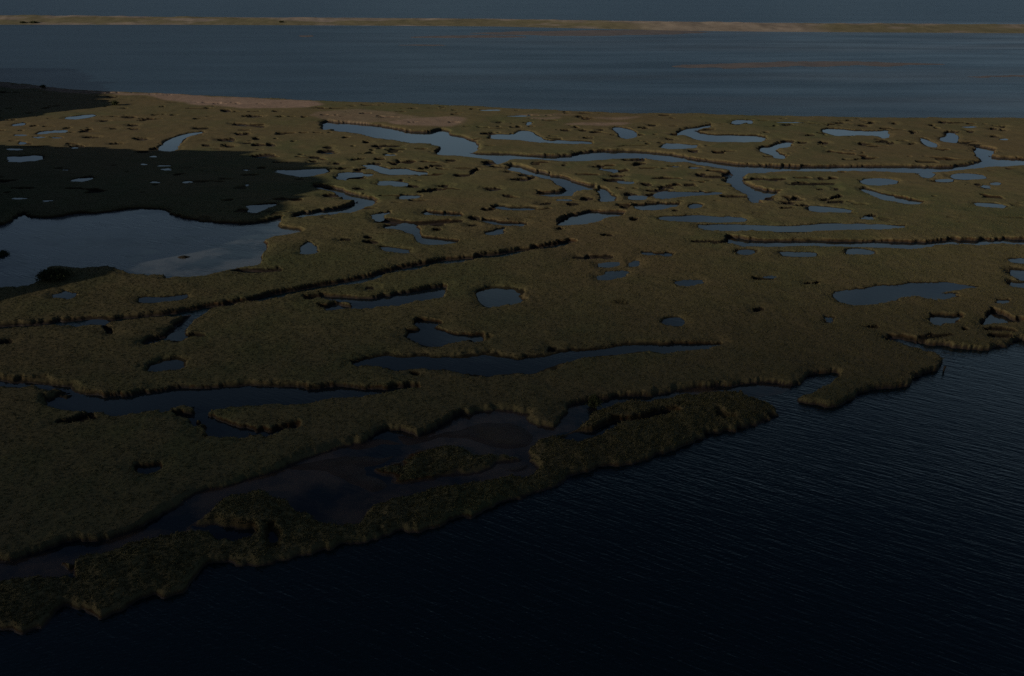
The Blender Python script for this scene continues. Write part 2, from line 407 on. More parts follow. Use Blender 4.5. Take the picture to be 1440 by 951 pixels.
# outline, water level, name, label
POOLS = [
    ([(0, 320), (20, 308), (27, 303), (33, 300), (43, 307), (80, 307), (110, 300), (143, 300), (183, 294), (230, 294), (253, 307), (283, 312),
      (317, 314), (350, 315), (373, 312), (400, 305), (392, 311), (387, 317), (393, 322), (430, 323), (400, 328), (377, 332), (367, 338), (373, 345),
      (367, 360), (362, 370), (340, 373), (310, 378), (283, 383), (250, 387), (217, 383), (177, 382), (167, 375), (133, 372), (100, 373),
      (80, 371), (66, 372), (60, 380), (53, 393), (33, 400), (0, 400), (-150, 403), (-320, 400), (-320, 335), (-150, 330)], 0.15, 'lagoon',
     'wide ruffled pale blue lagoon at the left edge beside the dark shaded marsh'),
    ([(453, 171), (482, 173), (524, 176), (558, 182), (575, 186), (605, 187), (617, 183), (627, 184.5), (634, 191), (657, 195), (674, 202),
      (671, 209), (660, 214), (664, 217), (710, 217), (753, 220), (801, 220), (811, 217), (838, 213), (857, 213), (900, 214.5), (941, 218), (964, 222), (991, 226.5),
      (1028, 231), (1062, 234), (1100, 235), (1180, 235), (1284, 235), (1318, 236), (1348, 235), (1372, 231), (1384, 226), (1378, 218),
      (1370, 215), (1368, 207), (1385, 208), (1397, 211), (1399, 214), (1388, 218), (1394, 222), (1440, 225), (1700, 224), (1700, 230), (1440, 230), (1402, 232.5),
      (1385, 234), (1360, 238), (1318, 241), (1267, 241), (1180, 239), (1100, 240), (1062, 242.5), (1047, 243.5), (1043, 249), (1042, 256),
      (1055, 263), (1079, 269.5), (1100, 270), (1079, 274), (1070, 278), (1069, 284), (1054, 283), (1054, 274.5), (1042, 268), (1028, 259),
      (1022, 253), (1033, 249), (1033, 241), (1008, 234), (974, 229), (936, 226.5), (900, 220.5), (859, 222), (823, 225.5), (778, 225),
      (744, 222), (716, 222), (709, 227), (699, 229), (697, 224), (673, 220), (642, 218), (608, 216), (618, 211), (624, 206), (605, 201), (575, 199),
      (548, 195), (516, 190), (495, 185), (470, 184), (469, 178), (455, 182)], D, 'tidal_creek',
     'long bright winding creek crossing the far marsh with a bowl at its left end'),
    ([(692, 189.5), (724, 190), (731, 184.5), (746, 185), (753, 192), (769, 195.5), (774, 198), (832, 199), (833, 202), (778, 201), (751, 199.5),
      (726, 195.5), (692, 194.5)], P, 'tidal_creek', 'slim blue side creek tapering to the right just behind the long winding creek'),
    ([(860, 178.5), (879, 179.5), (896, 186), (894, 192), (877, 194.5), (869, 186)], P, 'tide_pool', 'small slanting blue pool near the bay shore, right of the sand patch'),
    ([(949, 188), (964, 182), (978, 179.5), (1006, 175), (981, 181), (971, 184.5), (1000, 190), (1028, 190.5), (1074, 191), (1077, 198), (1045, 198.5),
      (1005, 199), (985, 197), (964, 189.5)], Q, 'tide_pool', 'hook shaped pool with a tan far bank near the bay shore'),
    ([(931, 202), (961, 202.5), (985, 205), (969, 207.5), (931, 208)], P, 'tide_pool', 'pale flat strip of water tapering right, just below the hook shaped pool'),
    ([(1027, 172), (1042, 168), (1062, 171), (1054, 174), (1050, 171), (1037, 175)], 0.62, 'tide_pool', 'thin pale ring of water close to the bay shore'),
    ([(1067, 207), (1087, 206), (1096, 202), (1114, 201), (1114, 205.5), (1090, 208), (1094, 215), (1107, 220), (1104, 223), (1090, 222), (1087, 217),
      (1072, 212)], Q, 'tide_pool', 'crooked zigzag pool above the creek junction'),
    ([(1154, 183), (1168, 180), (1185, 182), (1208, 184), (1239, 184.5), (1250, 183), (1250, 189), (1247, 194.5), (1238, 194), (1235, 190),
      (1208, 189.5), (1186, 189), (1178, 190), (1171, 188)], P, 'tide_pool', 'bone shaped grey pool near the bay shore at right'),
    ([(1207, 252), (1247, 251), (1266, 256), (1242, 260), (1212, 259)], 0.6, 'tide_pool', 'flat pale pool just below the long winding creek, its near edge straight'),
    ([(1210, 263.5), (1228, 269.5), (1245, 274), (1259, 275.5), (1280, 281), (1301, 284.5), (1274, 285), (1255, 281), (1234, 279), (1220, 271)], Q,
     'tide_pool', 'slanting pool with a thin black tail on its right end'),
    ([(1292, 244), (1316, 243), (1308, 250), (1296, 248)], 0.62, 'tide_pool', 'small half round pool touching the near side of the long creek'),
    ([(1316, 253), (1340, 252), (1338, 255), (1318, 255)], 0.62, 'tide_pool', 'small sliver of water between two pale pools at right'),
    ([(1336, 247), (1351, 244), (1383, 246), (1387, 251), (1345, 252)], 0.62, 'tide_pool', 'pale oblong pool at the right, just below the bend of the long creek'),
    ([(1375, 260), (1397, 262), (1390, 264.5)], 0.62, 'tide_pool', 'little pale pool, lower of the pair below the oblong pool'),
    ([(1392, 257), (1407, 257), (1404, 259.5), (1393, 259)], 0.62, 'tide_pool', 'little pale pool, upper of the pair below the oblong pool'),
    ([(1370, 286), (1393, 287), (1414, 289), (1407, 291.5), (1377, 290.5)], P, 'tide_pool', 'lone thin pool in smooth grass near the right edge'),
    ([(1321, 195), (1333, 193), (1333, 187), (1345, 189), (1346, 195.5), (1343, 200.5), (1330, 199)], P, 'tide_pool', 'small notched pool right of the bone shaped pool'),
    ([(1294, 194), (1303, 198), (1321, 205), (1314, 206), (1304, 204)], P, 'tide_pool', 'small slanting pool between the bone shaped and notched pools'),
    ([(717, 233), (731, 235), (747, 241), (768, 244), (778, 248.5), (791, 249), (805, 256), (828, 262), (838, 263), (811, 265), (806, 274),
      (800, 274), (771, 275), (753, 270.5), (771, 272), (796, 270), (798, 264.5), (788, 261), (778, 253.5), (761, 248), (741, 242), (715, 237)], D, 'tidal_creek',
     'blue slanting creek in the middle of the far marsh with a tan upper bank'),
    ([(843, 264.5), (853, 267), (864, 278), (862, 281), (843, 281), (842, 274.5)], Q, 'tide_pool', 'wedge shaped blue pool at the right end of the slanting creek'),
    ([(782, 316), (792, 307), (810, 302), (841, 297.5), (847, 300), (878, 299), (876, 303), (851, 305), (835, 313), (814, 315), (793, 316)], D, 'tide_pool',
     'long pool under a dark shaded bank, rising to the right'),
    ([(884, 289), (923, 287), (957, 286), (952, 288), (923, 293.5), (896, 292.5)], Q, 'tide_pool', 'pale pool below a straight reddish bank'),
    ([(926, 306), (958, 305), (970, 303), (1020, 305), (1050, 307), (1043, 311.5), (960, 310), (935, 309)], P, 'tide_pool', 'long thin grey pool, upper of two lying parallel'),
    ([(980, 317), (1000, 315), (1060, 317.5), (1110, 320), (1133, 316.5), (1193, 315), (1260, 317), (1277, 317), (1253, 321), (1193, 322), (1110, 324),
      (993, 322.5)], P, 'tide_pool', 'longest thin grey pool, lower of two lying parallel'),
    ([(1018, 333), (1027, 334), (1060, 340), (1100, 340), (1160, 340), (1240, 341), (1300, 341), (1340, 338), (1380, 338), (1440, 337), (1700, 335), (1700, 346), (1440, 341), (1380, 341),
      (1320, 343), (1290, 346), (1240, 346), (1180, 345), (1120, 345), (1060, 344), (1040, 343), (1022, 338)], D, 'tidal_creek',
     'straight ditch below the tall tan comb edged bank running to the right edge'),
    ([(1037, 353), (1057, 352), (1060, 356), (1045, 357)], P, 'tide_pool', 'tiny pool just below the left end of the comb edged bank'),
    ([(1097, 355), (1147, 356), (1145, 358.5), (1105, 358)], P, 'tide_pool', 'thin sliver of a pool under the comb edged bank, middle of three'),
    ([(1187, 353), (1207, 350), (1232, 354), (1228, 357), (1195, 356)], P, 'tide_pool', 'small crooked pool under the comb edged bank, right of three'),
    ([(1173, 410), (1187, 410), (1200, 407), (1217, 405), (1234, 400), (1259, 399), (1276, 397), (1318, 397), (1340, 397), (1355, 400.5), (1383, 403), (1355, 405),
      (1343, 407), (1321, 411.5), (1351, 414), (1345, 416.5), (1321, 420), (1304, 420), (1294, 416.5), (1277, 416.5), (1247, 421), (1222, 426),
      (1193, 428), (1177, 417)], P, 'tide_pool', 'broad open blue pool with ragged right end in the right middle'),
    ([(1304, 448), (1309, 443), (1328, 443.5), (1360, 446), (1351, 449.5), (1331, 453), (1314, 454)], Q, 'tide_pool', 'tidy blue pool with a dark left lip below the broad open pool'),
    ([(1378, 453), (1390, 439), (1397, 435), (1407, 441), (1419, 450), (1439, 448), (1437, 451), (1419, 453), (1409, 456), (1385, 455)], D, 'tide_pool',
     'triangular pool beneath a rusty red bank at the right edge'),
    ([(1393, 422), (1405, 419), (1420, 420), (1419, 424), (1409, 426), (1397, 426)], P, 'tide_pool', 'small oval pool right of the broad open pool'),
    ([(1420, 363.5), (1440, 364), (1490, 365), (1490, 368), (1440, 368), (1420, 366)], P, 'tide_pool', 'thin pool cut by the right edge, top of three there'),
    ([(1417, 380), (1440, 380.5), (1500, 380), (1500, 390), (1440, 391), (1432, 389), (1424, 384.5)], Q, 'tide_pool', 'blue pool cut by the right edge, middle of three there'),
    ([(1417, 396), (1427, 398), (1445, 398), (1480, 400), (1440, 403), (1425, 402)], Q, 'tide_pool', 'thin pool cut by the right edge, lowest of three there'),
    ([(835, 390), (852, 388), (854, 383), (864, 381), (886, 382), (881, 389), (854, 391.5)], P, 'tide_pool', 'small blue pool with a ragged black left side in the centre'),
    ([(883, 372), (889, 367.5), (898, 368), (894, 372.5)], P, 'tide_pool', 'tiny dark lipped pool just above the ragged sided pool'),
    ([(839, 372.5), (857, 369), (874, 369), (859, 373.5)], P, 'tide_pool', 'tiny nearly dry pool with a black ragged edge in the centre'),
    ([(898, 354), (920, 356.5), (948, 356.5), (945, 360), (908, 359)], P, 'tide_pool', 'thin blue sliver of a pool right of centre'),
    ([(947, 396), (957, 393.5), (982, 393.5), (992, 396), (987, 400), (958, 400)], P, 'tide_pool', 'lone small blue pool with a black upper rim right of centre'),
    ([(927, 453), (947, 448), (960, 449), (967, 452), (958, 455), (935, 455)], P, 'tide_pool', 'lone small blue pool just above the right part of the smooth blue creek'),
    ([(1153, 447), (1160, 445), (1180, 448), (1173, 450.5), (1163, 450)], P, 'tide_pool', 'tiny pool alone in brown grass below the broad open pool'),
    ([(667, 417), (677, 407), (707, 404), (733, 407), (737, 417), (727, 425), (687, 430), (677, 427)], Q, 'tide_pool', 'squarish blue pool in the centre of the marsh'),
    ([(443, 414), (480, 417), (520, 421), (560, 414), (597, 407), (627, 402), (628, 410), (620, 420), (547, 430), (500, 433.5), (443, 434), (470, 429),
      (500, 427), (470, 421)], D, 'tide_pool', 'tapering pool with a dark comb edged upper bank left of the squarish pool'),
    ([(580, 455), (590, 451), (630, 453), (613, 465), (653, 471), (687, 472), (680, 476), (640, 479), (623, 482), (600, 481), (577, 475), (563, 469),
      (593, 465)], Q, 'tide_pool', 'boot shaped blue pool above the smooth blue creek'),
    ([(487, 510), (513, 507), (547, 502), (580, 499), (613, 501), (663, 503), (687, 499), (747, 505), (770, 500), (797, 493), (830, 491), (857, 490),
      (880, 483.5), (960, 484), (1010, 482.5), (1020, 484), (1003, 488), (960, 493), (913, 492), (873, 493), (840, 498), (797, 508), (773, 517), (747, 522), (667, 523),
      (640, 517), (607, 514), (567, 513), (547, 517), (507, 516)], Q, 'tidal_creek', 'smooth blue creek lying open across the middle of the near marsh'),
    ([(197, 518), (217, 512), (233, 507), (260, 505), (262, 512), (247, 518), (213, 521)], Q, 'tide_pool', 'small blue pool above the left end of the tall banked creek'),
    ([(-200, 523), (0, 534), (50, 538), (100, 548), (143, 557), (157, 558), (200, 552), (283, 547), (350, 544), (480, 545), (520, 547), (553, 546), (597, 542),
      (565, 549), (523, 553), (500, 558), (460, 558), (417, 567), (367, 568), (310, 572), (293, 577), (292, 585), (317, 597), (347, 602), (393, 603), (423, 595), (417, 600),
      (373, 608), (333, 611), (283, 609), (273, 600), (267, 590), (240, 583), (243, 578), (280, 573), (233, 573), (187, 578), (153, 583),
      (117, 582), (93, 573), (60, 565), (67, 560), (107, 553), (67, 545), (0, 538), (-200, 528)], D, 'tidal_creek',
     'broad creek at left under a tall tan bank with a hooked arm'),
    ([(180, 658), (200, 652), (227, 651), (230, 657), (213, 664), (190, 664)], Q, 'tide_pool', 'lone small deep blue pool in the dark near marsh at left'),
    ([(238, 474), (246, 468), (256, 467.5), (263, 470), (252, 476), (240, 477)], Q, 'tide_pool', 'speck of water at the forked black end of a ditch at left'),
    ([(122, 452.5), (130, 450.5), (146, 451.5), (150, 453.5), (138, 457)], Q, 'tide_pool', 'small crooked pool under the long dark ditch at left'),
    ([(195, 421), (210, 418), (240, 419), (257, 414), (267, 414), (247, 420), (207, 423)], P, 'tide_pool', 'thin pale pool above the long dark ditch at left'),
    ([(67, 417), (89, 413), (94, 407), (101, 411.5), (113, 411.5), (113, 416), (98, 421), (91, 418)], P, 'tide_pool', 'ragged small pool just below the dark shrub at left'),
    ([(420, 353), (430, 340), (440, 343), (450, 353), (433, 356)], P, 'tide_pool', 'small three cornered pool right of the lagoon'),
    ([(537, 318), (561, 317.5), (573, 312.5), (581, 317), (591, 322), (591, 329), (596, 333), (611, 335), (638, 338), (650, 340), (631, 342),
      (601, 342.5), (589, 338), (584, 329), (574, 326), (564, 321)], Q, 'tide_pool', 'stepped zigzag pool left of centre above the long dark ditch'),
    ([(591, 297), (615, 300), (648, 301), (647, 303), (601, 302)], Q, 'tide_pool', 'thin slit of water beneath a short comb edged bank left of centre'),
    ([(380.5, 239), (407, 240), (434, 238), (464, 238), (447, 245), (428.5, 248), (413, 246), (402, 243)], P, 'tide_pool', 'bright pool on the edge of the dark shaded marsh'),
    ([(474, 248), (479, 243), (516, 244), (528, 246), (499, 247), (485, 249), (485, 253.5), (477, 251)], P, 'tide_pool', 'curled thin pool right of the bright pool by the shade'),
    ([(440, 262), (453, 262), (474, 266), (490.5, 273), (524, 280.5), (529, 283), (512, 290), (499, 298), (470, 299), (440, 302), (420, 304), (410, 304), (430, 300), (460, 296), (480, 294),
      (490.5, 291), (504, 285), (502, 280.5), (479, 280), (479, 274.5), (465, 268), (448, 264.5)], D, 'tidal_creek',
     'bent creek feeding the lagoon from the right'),
    ([(507, 233), (527, 232.5), (545, 239), (558, 237.5), (571, 237), (580, 241), (603, 242.5), (598, 245), (566, 244), (544, 244)], P, 'tide_pool', 'small pale pool amid black nicks left of centre'),
    ([(529, 258), (539, 254), (554.5, 256), (573, 258), (569.6, 261), (548, 260)], P, 'tide_pool', 'small pale pool with a black left lip, below the pool amid nicks'),
    ([(561, 277), (568, 274.5), (597, 275.5), (566, 279)], P, 'tide_pool', 'thin pale sliver of water left of centre in smooth grass'),
    ([(522, 304), (532, 301), (552, 298), (537, 302), (539, 307.5), (532, 310)], P, 'tide_pool', 'tiny upright pool right of the bent creek'),
    ([(695, 290), (714, 292), (751, 294), (754, 295.5), (702, 295)], Q, 'tide_pool', 'thin pool under a short tan bank in the centre of the far marsh'),
    ([(673, 307), (693, 310.7), (713, 313), (738, 315), (737, 317.7), (713, 316.7), (687, 312)], Q, 'tide_pool', 'dark slanting slit of water left of the pool under a shaded bank'),
    ([(677, 328), (697, 325), (710, 320), (710, 326.7), (700, 329)], P, 'tide_pool', 'small dark pool above the right end of the long dark ditch'),
    ([(535, 348), (573, 351.7), (575, 354), (540, 350.7)], P, 'tide_pool', 'thin curved pool above the long dark ditch'),
    ([(222, 211), (232, 201), (240, 197), (250, 192), (270, 187), (287, 185.5), (270, 189), (256, 194), (253, 199), (253, 205), (248, 210), (235, 212)], P,
     'tidal_creek', 'bright stub of a creek with a dark tail above the shaded marsh'),
    ([(10, 221), (20, 221), (57, 219), (58, 224), (15, 228)], P, 'tide_pool', 'bright bar of water at the left edge of the shaded marsh'),
    ([(98, 253), (115, 250), (132, 248.5), (122, 255), (108, 254)], P, 'tide_pool', 'bright bird shaped pool in the middle of the shaded marsh'),
    ([(345, 290), (385, 286), (390, 288), (370, 293), (363, 298), (350, 297), (352, 293)], P, 'tide_pool', 'bright small pool in the shade near the right end of the lagoon'),
    ([(840, 237.5), (867, 237.5), (867, 242.5), (853, 239)], P, 'tide_pool', 'thin pool right of the slanting creek, below the long creek'),
    ([(919, 274.5), (931, 270), (944, 270), (978, 271), (1015, 271), (1011, 273), (978, 274.6), (953, 277), (924, 279)], P, 'tide_pool', 'pale pool below a row of dark comb teeth'),
    ([(885, 276), (909, 276), (907, 279), (886, 279)], P, 'tide_pool', 'small pale pool left of the one below the comb teeth'),
    ([(968, 290), (981, 287), (993, 289.5), (974.5, 293)], P, 'tide_pool', 'small pale pool above the upper of two long thin pools'),
    ([(1139, 290.5), (1149, 291), (1171, 293), (1195, 295.6), (1196, 298), (1141, 296)], P, 'tide_pool', 'neat grey pool right of the creek junction'),
    ([(268, 732), (300, 738), (345, 741), (356, 745), (345, 752), (325, 759), (305, 757), (290, 748), (272, 737)], D, 'tide_pool', 'dark pool cut into the shaggy near islet, larger of two'),
    ([(374, 744), (390, 746), (403, 750), (398, 756), (385, 757), (376, 754), (372, 748)], 0.25, 'tide_pool', 'dark pool cut into the shaggy near islet, smaller of two'),
    ([(782, 613), (800, 610), (830, 607), (838, 602), (850, 597), (875, 590), (900, 587), (920, 581), (965, 578), (920, 586), (895, 592), (875, 600), (855, 607),
      (840, 612), (820, 614), (800, 616)], D, 'tidal_creek', 'thin inlet inside the near spit between two rough grass ridges'),
    ([(1003, 577), (1010, 580), (1030, 583), (1028, 586), (1015, 587), (1008, 584)], 0.4, 'tide_pool', 'tiny pool near the tip of the near spit'),
    ([(867, 255), (880, 256), (892, 255.5), (886, 258.5), (872, 258.5)], P, 'tide_pool', 'tiny pool under a black nick right of the wedge pool'),
    ([(89, 166), (110, 163), (137, 161), (125, 165), (100, 168)], 0.62, 'tide_pool', 'pale streak of water high on the left marsh'),
    ([(17, 175), (35, 173), (33, 176), (20, 177)], 0.62, 'tide_pool', 'pale streak of water at the far left, topmost of the scattered streaks'),
    ([(50, 187), (65, 184), (95, 183), (93, 186), (70, 186), (60, 189)], 0.62, 'tide_pool', 'broken pale streak of water among the left streaks'),
]
# tiny flecks of standing water: centre and size
FLECKS = [(216, 220, 10, 2), (202, 231, 11, 2), (231, 233, 22, 2), (235, 238, 14, 3), (217, 256, 17, 2), (263, 256, 14, 2), (28, 279, 24, 1.6),
          (67, 282.5, 18, 2.4), (348, 260, 5, 3), (347, 239, 11, 1.8), (29, 190, 18, 2.4), (56, 193, 18, 3), (80, 193.5, 20, 2), (31, 201, 11, 3.6), (22, 210, 20, 2),
          (105, 208, 8, 1.5), (548, 218, 20, 2.6), (949, 234, 18, 2), (978, 236, 20, 2.6), (1221, 306.6, 16, 4), (1364, 178.5, 20, 2.4), (1412, 196, 11, 2),
          (1083, 389, 20, 2), (1115, 172, 40, 1.8), (730, 163, 30, 1.6), (690, 155, 36, 1.6), (744, 174, 10, 4), (795, 281, 22, 2), (93, 239, 12, 1.6)]
# dry nicks: short cuts and runnels, painted black as if shaded, without visible water  (cx, cy, w, h, slope)
NICKS = [(366, 379.5, 62, 6), (116, 454, 16, 4.5), (150, 463, 22, 5, .2), (272, 472, 30, 3), (179, 165, 15, 2), (188, 176, 15, 3), (187, 182, 10, 2.5), (159, 181, 10, 2), (127, 193, 18, 2.5), (196, 195.5, 20, 3), (163, 202.5, 16, 2.5), (146, 170, 9, 1.5), (200, 214, 15, 2), (219, 210, 14, 4), (108, 206, 20, 2.5),
         (319, 156, 13, 3), (388, 157, 7, 1.5), (354, 164, 22, 3), (349, 176, 38, 3, .1), (341, 189, 22, 4), (361, 195, 9, 3), (322, 197, 18, 4), (348, 201.5, 10, 2), (364, 204, 20, 3), (380, 203.5, 8, 4), (318, 205.5, 13, 3), (292, 205.5, 9, 2),
         (284, 180.5, 24, 2), (373, 219, 34, 4), (459, 213, 18, 5), (459, 207.5, 9, 2), (442, 221, 11, 2), (439, 227, 8, 3), (471, 230, 9, 2), (458, 214, 20, 5), (530, 206, 12, 3), (516, 200, 8, 3), (548, 205, 25, 1.5), (532, 224, 14, 2.5),
         (527, 231, 15, 4), (554, 231, 8, 4), (560, 226.6, 5, 3), (502, 224, 12, 2.5), (593, 237.5, 6, 4), (601, 236.5, 5, 3), (615, 234, 18, 1.5), (634, 226, 11, 2), (667, 241, 13, 7, -.5), (649, 247, 22, 3), (625, 261, 12, 2.5), (602, 268, 35, 3, -.15),
         (580, 262, 20, 3), (499, 250, 26, 4), (502, 266, 14, 2), (467, 275, 24, 5), (694, 265, 20, 3), (711, 275.5, 6, 2), (686, 295, 12, 3), (703, 290.6, 22, 5), (665, 306, 12, 5), (663, 317, 9, 2), (615, 316, 12, 3), (520, 340, 14, 2.5), (516, 334, 8, 2.5),
         (485, 337.7, 15, 2), (615, 322.6, 10, 2.5), (687, 229, 24, 4.5), (734, 252, 22, 5), (746, 249, 10, 3.5), (734, 246, 10, 2), (715, 242, 6, 2), (768, 286, 15, 2), (806, 287, 12, 2), (687, 188, 20, 3), (795, 183.6, 10, 2.5), (821, 183.6, 12, 3),
         (828, 194, 10, 3), (846, 183, 3, 2), (700, 172, 7, 2), (814, 164, 6, 2), (845, 234, 18, 4), (887, 225, 20, 2.5), (869, 247, 18, 3), (867, 253.5, 26, 5), (897, 231.6, 10, 6), (825, 279, 12, 4), (793, 233, 5, 1.5), (905, 180, 9, 3.5), (917, 176, 6, 1.5),
         (941, 195.5, 8, 2), (974, 212, 12, 2.5), (894, 225, 28, 3), (901, 230, 12, 4), (984, 246, 10, 4), (1003, 248.5, 30, 3), (1023, 245, 20, 7), (910, 259, 15, 2.5), (936, 263, 18, 3), (927, 267, 24, 4), (969, 259.5, 14, 2), (889, 273, 20, 5),
         (917, 273.5, 14, 5), (1035, 277, 40, 3), (877, 291.5, 8, 4), (1109, 176, 12, 3), (1164, 176.6, 4, 2), (1180, 173, 10, 2), (1213, 176.5, 10, 2.5), (1225, 173, 8, 3), (1259, 174, 5, 2.5), (1139, 190, 12, 2.5), (1246, 181, 12, 2.5), (1107, 198.5, 14, 3),
         (1127, 200.5, 10, 2.5), (1158, 201, 10, 4), (1211, 202, 14, 4), (1242, 199, 14, 1.5), (1254, 201, 8, 2.5), (1166, 213.6, 5, 2), (1087, 252, 30, 3), (1141, 258, 50, 2), (1154, 251, 4, 2), (1174, 265, 4, 2), (1151, 265.6, 8, 2), (1175, 277, 14, 5, -.3),
         (1161, 280.5, 8, 3), (1175, 284, 20, 2), (1107, 284.6, 14, 3), (1107, 292.7, 24, 2.5), (1116, 278, 12, 2.5), (1080, 279, 16, 4), (1128, 288, 14, 2.5), (1282, 186, 9, 4), (1311, 176.5, 8, 2.5), (1326, 172, 10, 2.5), (1345, 172.7, 20, 1.5),
         (1363, 185, 9, 4), (1396, 181, 8, 3), (1409, 183, 8, 3), (1410, 178.6, 5, 2.5), (1397, 192, 10, 3), (1282, 202.5, 6, 2.5), (1338, 186, 16, 4), (1351, 201, 20, 1.5), (1370, 203.5, 16, 2), (1373, 260, 4, 2), (891, 308.6, 8, 2.5), (951, 297, 7, 1.5),
         (852, 331, 12, 2.5), (788, 322, 8, 2.5), (814, 361, 14, 2), (844, 360, 34, 5), (990, 340, 40, 2), (1072, 391, 22, 2.5), (1142, 398, 14, 2.5), (1067, 434, 14, 2.5), (1005, 340, 30, 2), (1309, 346, 6, 2), (1223, 304, 14, 4), (775, 489, 14, 3),
         (580, 522, 10, 3), (553, 516, 10, 4), (1323, 473.5, 45, 2), (1227, 459, 12, 2.5), (1360, 461.5, 6, 3), (1410, 464, 38, 4, .08), (1412, 474, 30, 4, .1), (107, 592, 36, 4, -.1), (125, 588, 12, 3), 
         (5, 479, 14, 3), (1060, 252, 30, 3), (520, 404, 12, 2), (235, 387, 12, 3)]
# dark ditches: polylines with a width in metres
DITCHES = [([(-200, 470), (0, 454), (40, 452), (90, 449.5), (150, 447.5), (190, 443.5), (240, 437), (283, 429), (310, 425), (340, 420), (360, 417.5),
             (400, 409.5), (433, 402), (480, 394.5), (513, 388), (547, 378.5), (580, 372), (630, 363), (667, 358), (700, 355), (730, 350), (763, 345), (803, 337)], 2.2, 0.15),
           ([(1262, 470), (1275, 475), (1288, 481), (1300, 487)], 2.2, 0.15),
           ([(283, 431), (270, 441), (262, 448), (254, 459), (245, 468), (232, 473), (213, 475.5)], 1.9, 0.15),
           ([(539, 308), (567, 311), (588, 311), (628, 309)], 2.2, 0.4),
           ([(1000, 181), (975, 183), (960, 187), (949, 188)], 1.8, 0.4),
           ([(695, 232), (720, 234), (745, 241)], 1.8, 0.3),
           ([(480, 417), (455, 413), (440, 415)], 2.0, 0.3),
           ([(560, 317.5), (600, 311), (645, 309)], 1.8, 0.4),
           ([(870, 424), (876, 424)], 1.0, 0.9)]
SANDS = [([(195, 130), (240, 132), (300, 135), (380, 138), (450, 142), (456, 147), (430, 150), (380, 152), (350, 153), (310, 149), (270, 146), (235, 141), (215, 136), (185, 133)], 1.0),
         ([(-900, 61), (-300, 96), (0, 114), (60, 122), (110, 126), (160, 129), (205, 131), (195, 134), (160, 132), (100, 130), (60, 127), (0, 120), (-300, 103), (-900, 70)], .8),
         ([(535, 171), (570, 167), (610, 164), (655, 166), (660, 172), (640, 177), (610, 178), (570, 175)], .8),
         ([(430, 158), (500, 152), (560, 158), (600, 166), (540, 172), (500, 172), (450, 168)], .45),
         ([(780, 173), (830, 170), (890, 172), (860, 176), (805, 175)], .75),
         ([(735, 164), (790, 162), (785, 166), (745, 166)], .6), ([(830, 166), (870, 163), (900, 164), (860, 168)], .6),
         ([(700, 160), (760, 158), (820, 160), (760, 162)], .35)]
MUDS = [([(552, 606), (600, 613), (625, 606), (665, 592), (700, 592), (745, 600), (754, 612), (744, 632), (715, 634), (690, 630), (660, 622), (630, 618), (595, 622), (562, 628)], 0.09),
        ([(480, 634), (520, 615), (575, 616), (560, 628), (515, 636)], 0.07),
        ([(385, 662), (430, 648), (470, 638), (520, 638), (575, 638), (540, 650), (510, 662), (545, 676), (552, 688), (528, 700), (497, 689), (470, 676), (445, 666), (410, 668)], 0.08),
        ([(690, 664), (735, 648), (748, 652), (742, 663), (715, 667)], 0.07),
        ([(1045, 543), (1080, 537), (1135, 536), (1120, 545), (1080, 547)], 0.07),
        ([(790, 600), (828, 580), (862, 563), (900, 557), (905, 560), (870, 569), (835, 585), (800, 604)], 0.05)]


def chaikin(pts, closed=True, it=1):
    p = np.asarray(pts, float)
    for _ in range(it):
        q = np.roll(p, -1, 0) if closed else p[1:]
        b = p if closed else p[:-1]
        a1 = 0.75 * b + 0.25 * q
        a2 = 0.25 * b + 0.75 * q
        out = np.empty((2 * len(a1), 2)); out[0::2] = a1; out[1::2] = a2
        if not closed:
            out = np.vstack([p[:1], out, p[-1:]])
        p = out
    return p


def unproject(pts, zw, top, land=False):
    """photo outline -> plan outline. Far edges of a pool show its waterline, near edges the lip of the bank that hides it."""
    p = chaikin(pts)
    nx = np.roll(p, -1, 0) - np.roll(p, 1, 0)
    area = 0.5 * np.sum(p[:, 0] * np.roll(p[:, 1], -1) - np.roll(p[:, 0], -1) * p[:, 1])
    sgn = 1.0 if area > 0 else -1.0
    ny = -nx[:, 0] * sgn / (np.hypot(nx[:, 0], nx[:, 1]) + 1e-9)      # outward, + is towards the camera
    near = np.clip(ny * 1.5 + 0.2, 0, 1)
    z = zw + (top - zw) * ((1 - near) if land else near)
    x, y = ground(p[:, 0], p[:, 1], z)
    return np.stack([x, y], 1)


def seg_dist(X, Y, poly, closed=True, reach=5.0):
    d = np.full(X.shape, reach)
    n = len(poly)
    for i in range(n if closed else n - 1):
        a = poly[i]; b = poly[(i + 1) % n]
        lo = np.minimum(a, b) - reach; hi = np.maximum(a, b) + reach
        k = np.nonzero((X > lo[0]) & (X < hi[0]) & (Y > lo[1]) & (Y < hi[1]))[0]
        if not len(k):
            continue
        ab = b - a; L = ab @ ab + 1e-12
        x = X[k] - a[0]; y = Y[k] - a[1]
        t = np.clip((x * ab[0] + y * ab[1]) / L, 0, 1)
        d[k] = np.minimum(d[k], np.hypot(x - t * ab[0], y - t * ab[1]))
    return d


def inside(X, Y, poly):
    c = np.zeros(X.shape, bool)
    n = len(poly)
    for i in range(n):
        (x1, y1), (x2, y2) = poly[i], poly[(i + 1) % n]
        if y1 == y2:
            continue
        k = (Y >= min(y1, y2)) & (Y < max(y1, y2))
        k = np.nonzero(k)[0]
        xi = x1 + (Y[k] - y1) / (y2 - y1) * (x2 - x1)
        s = X[k] < xi
        c[k[s]] ^= True
    return c


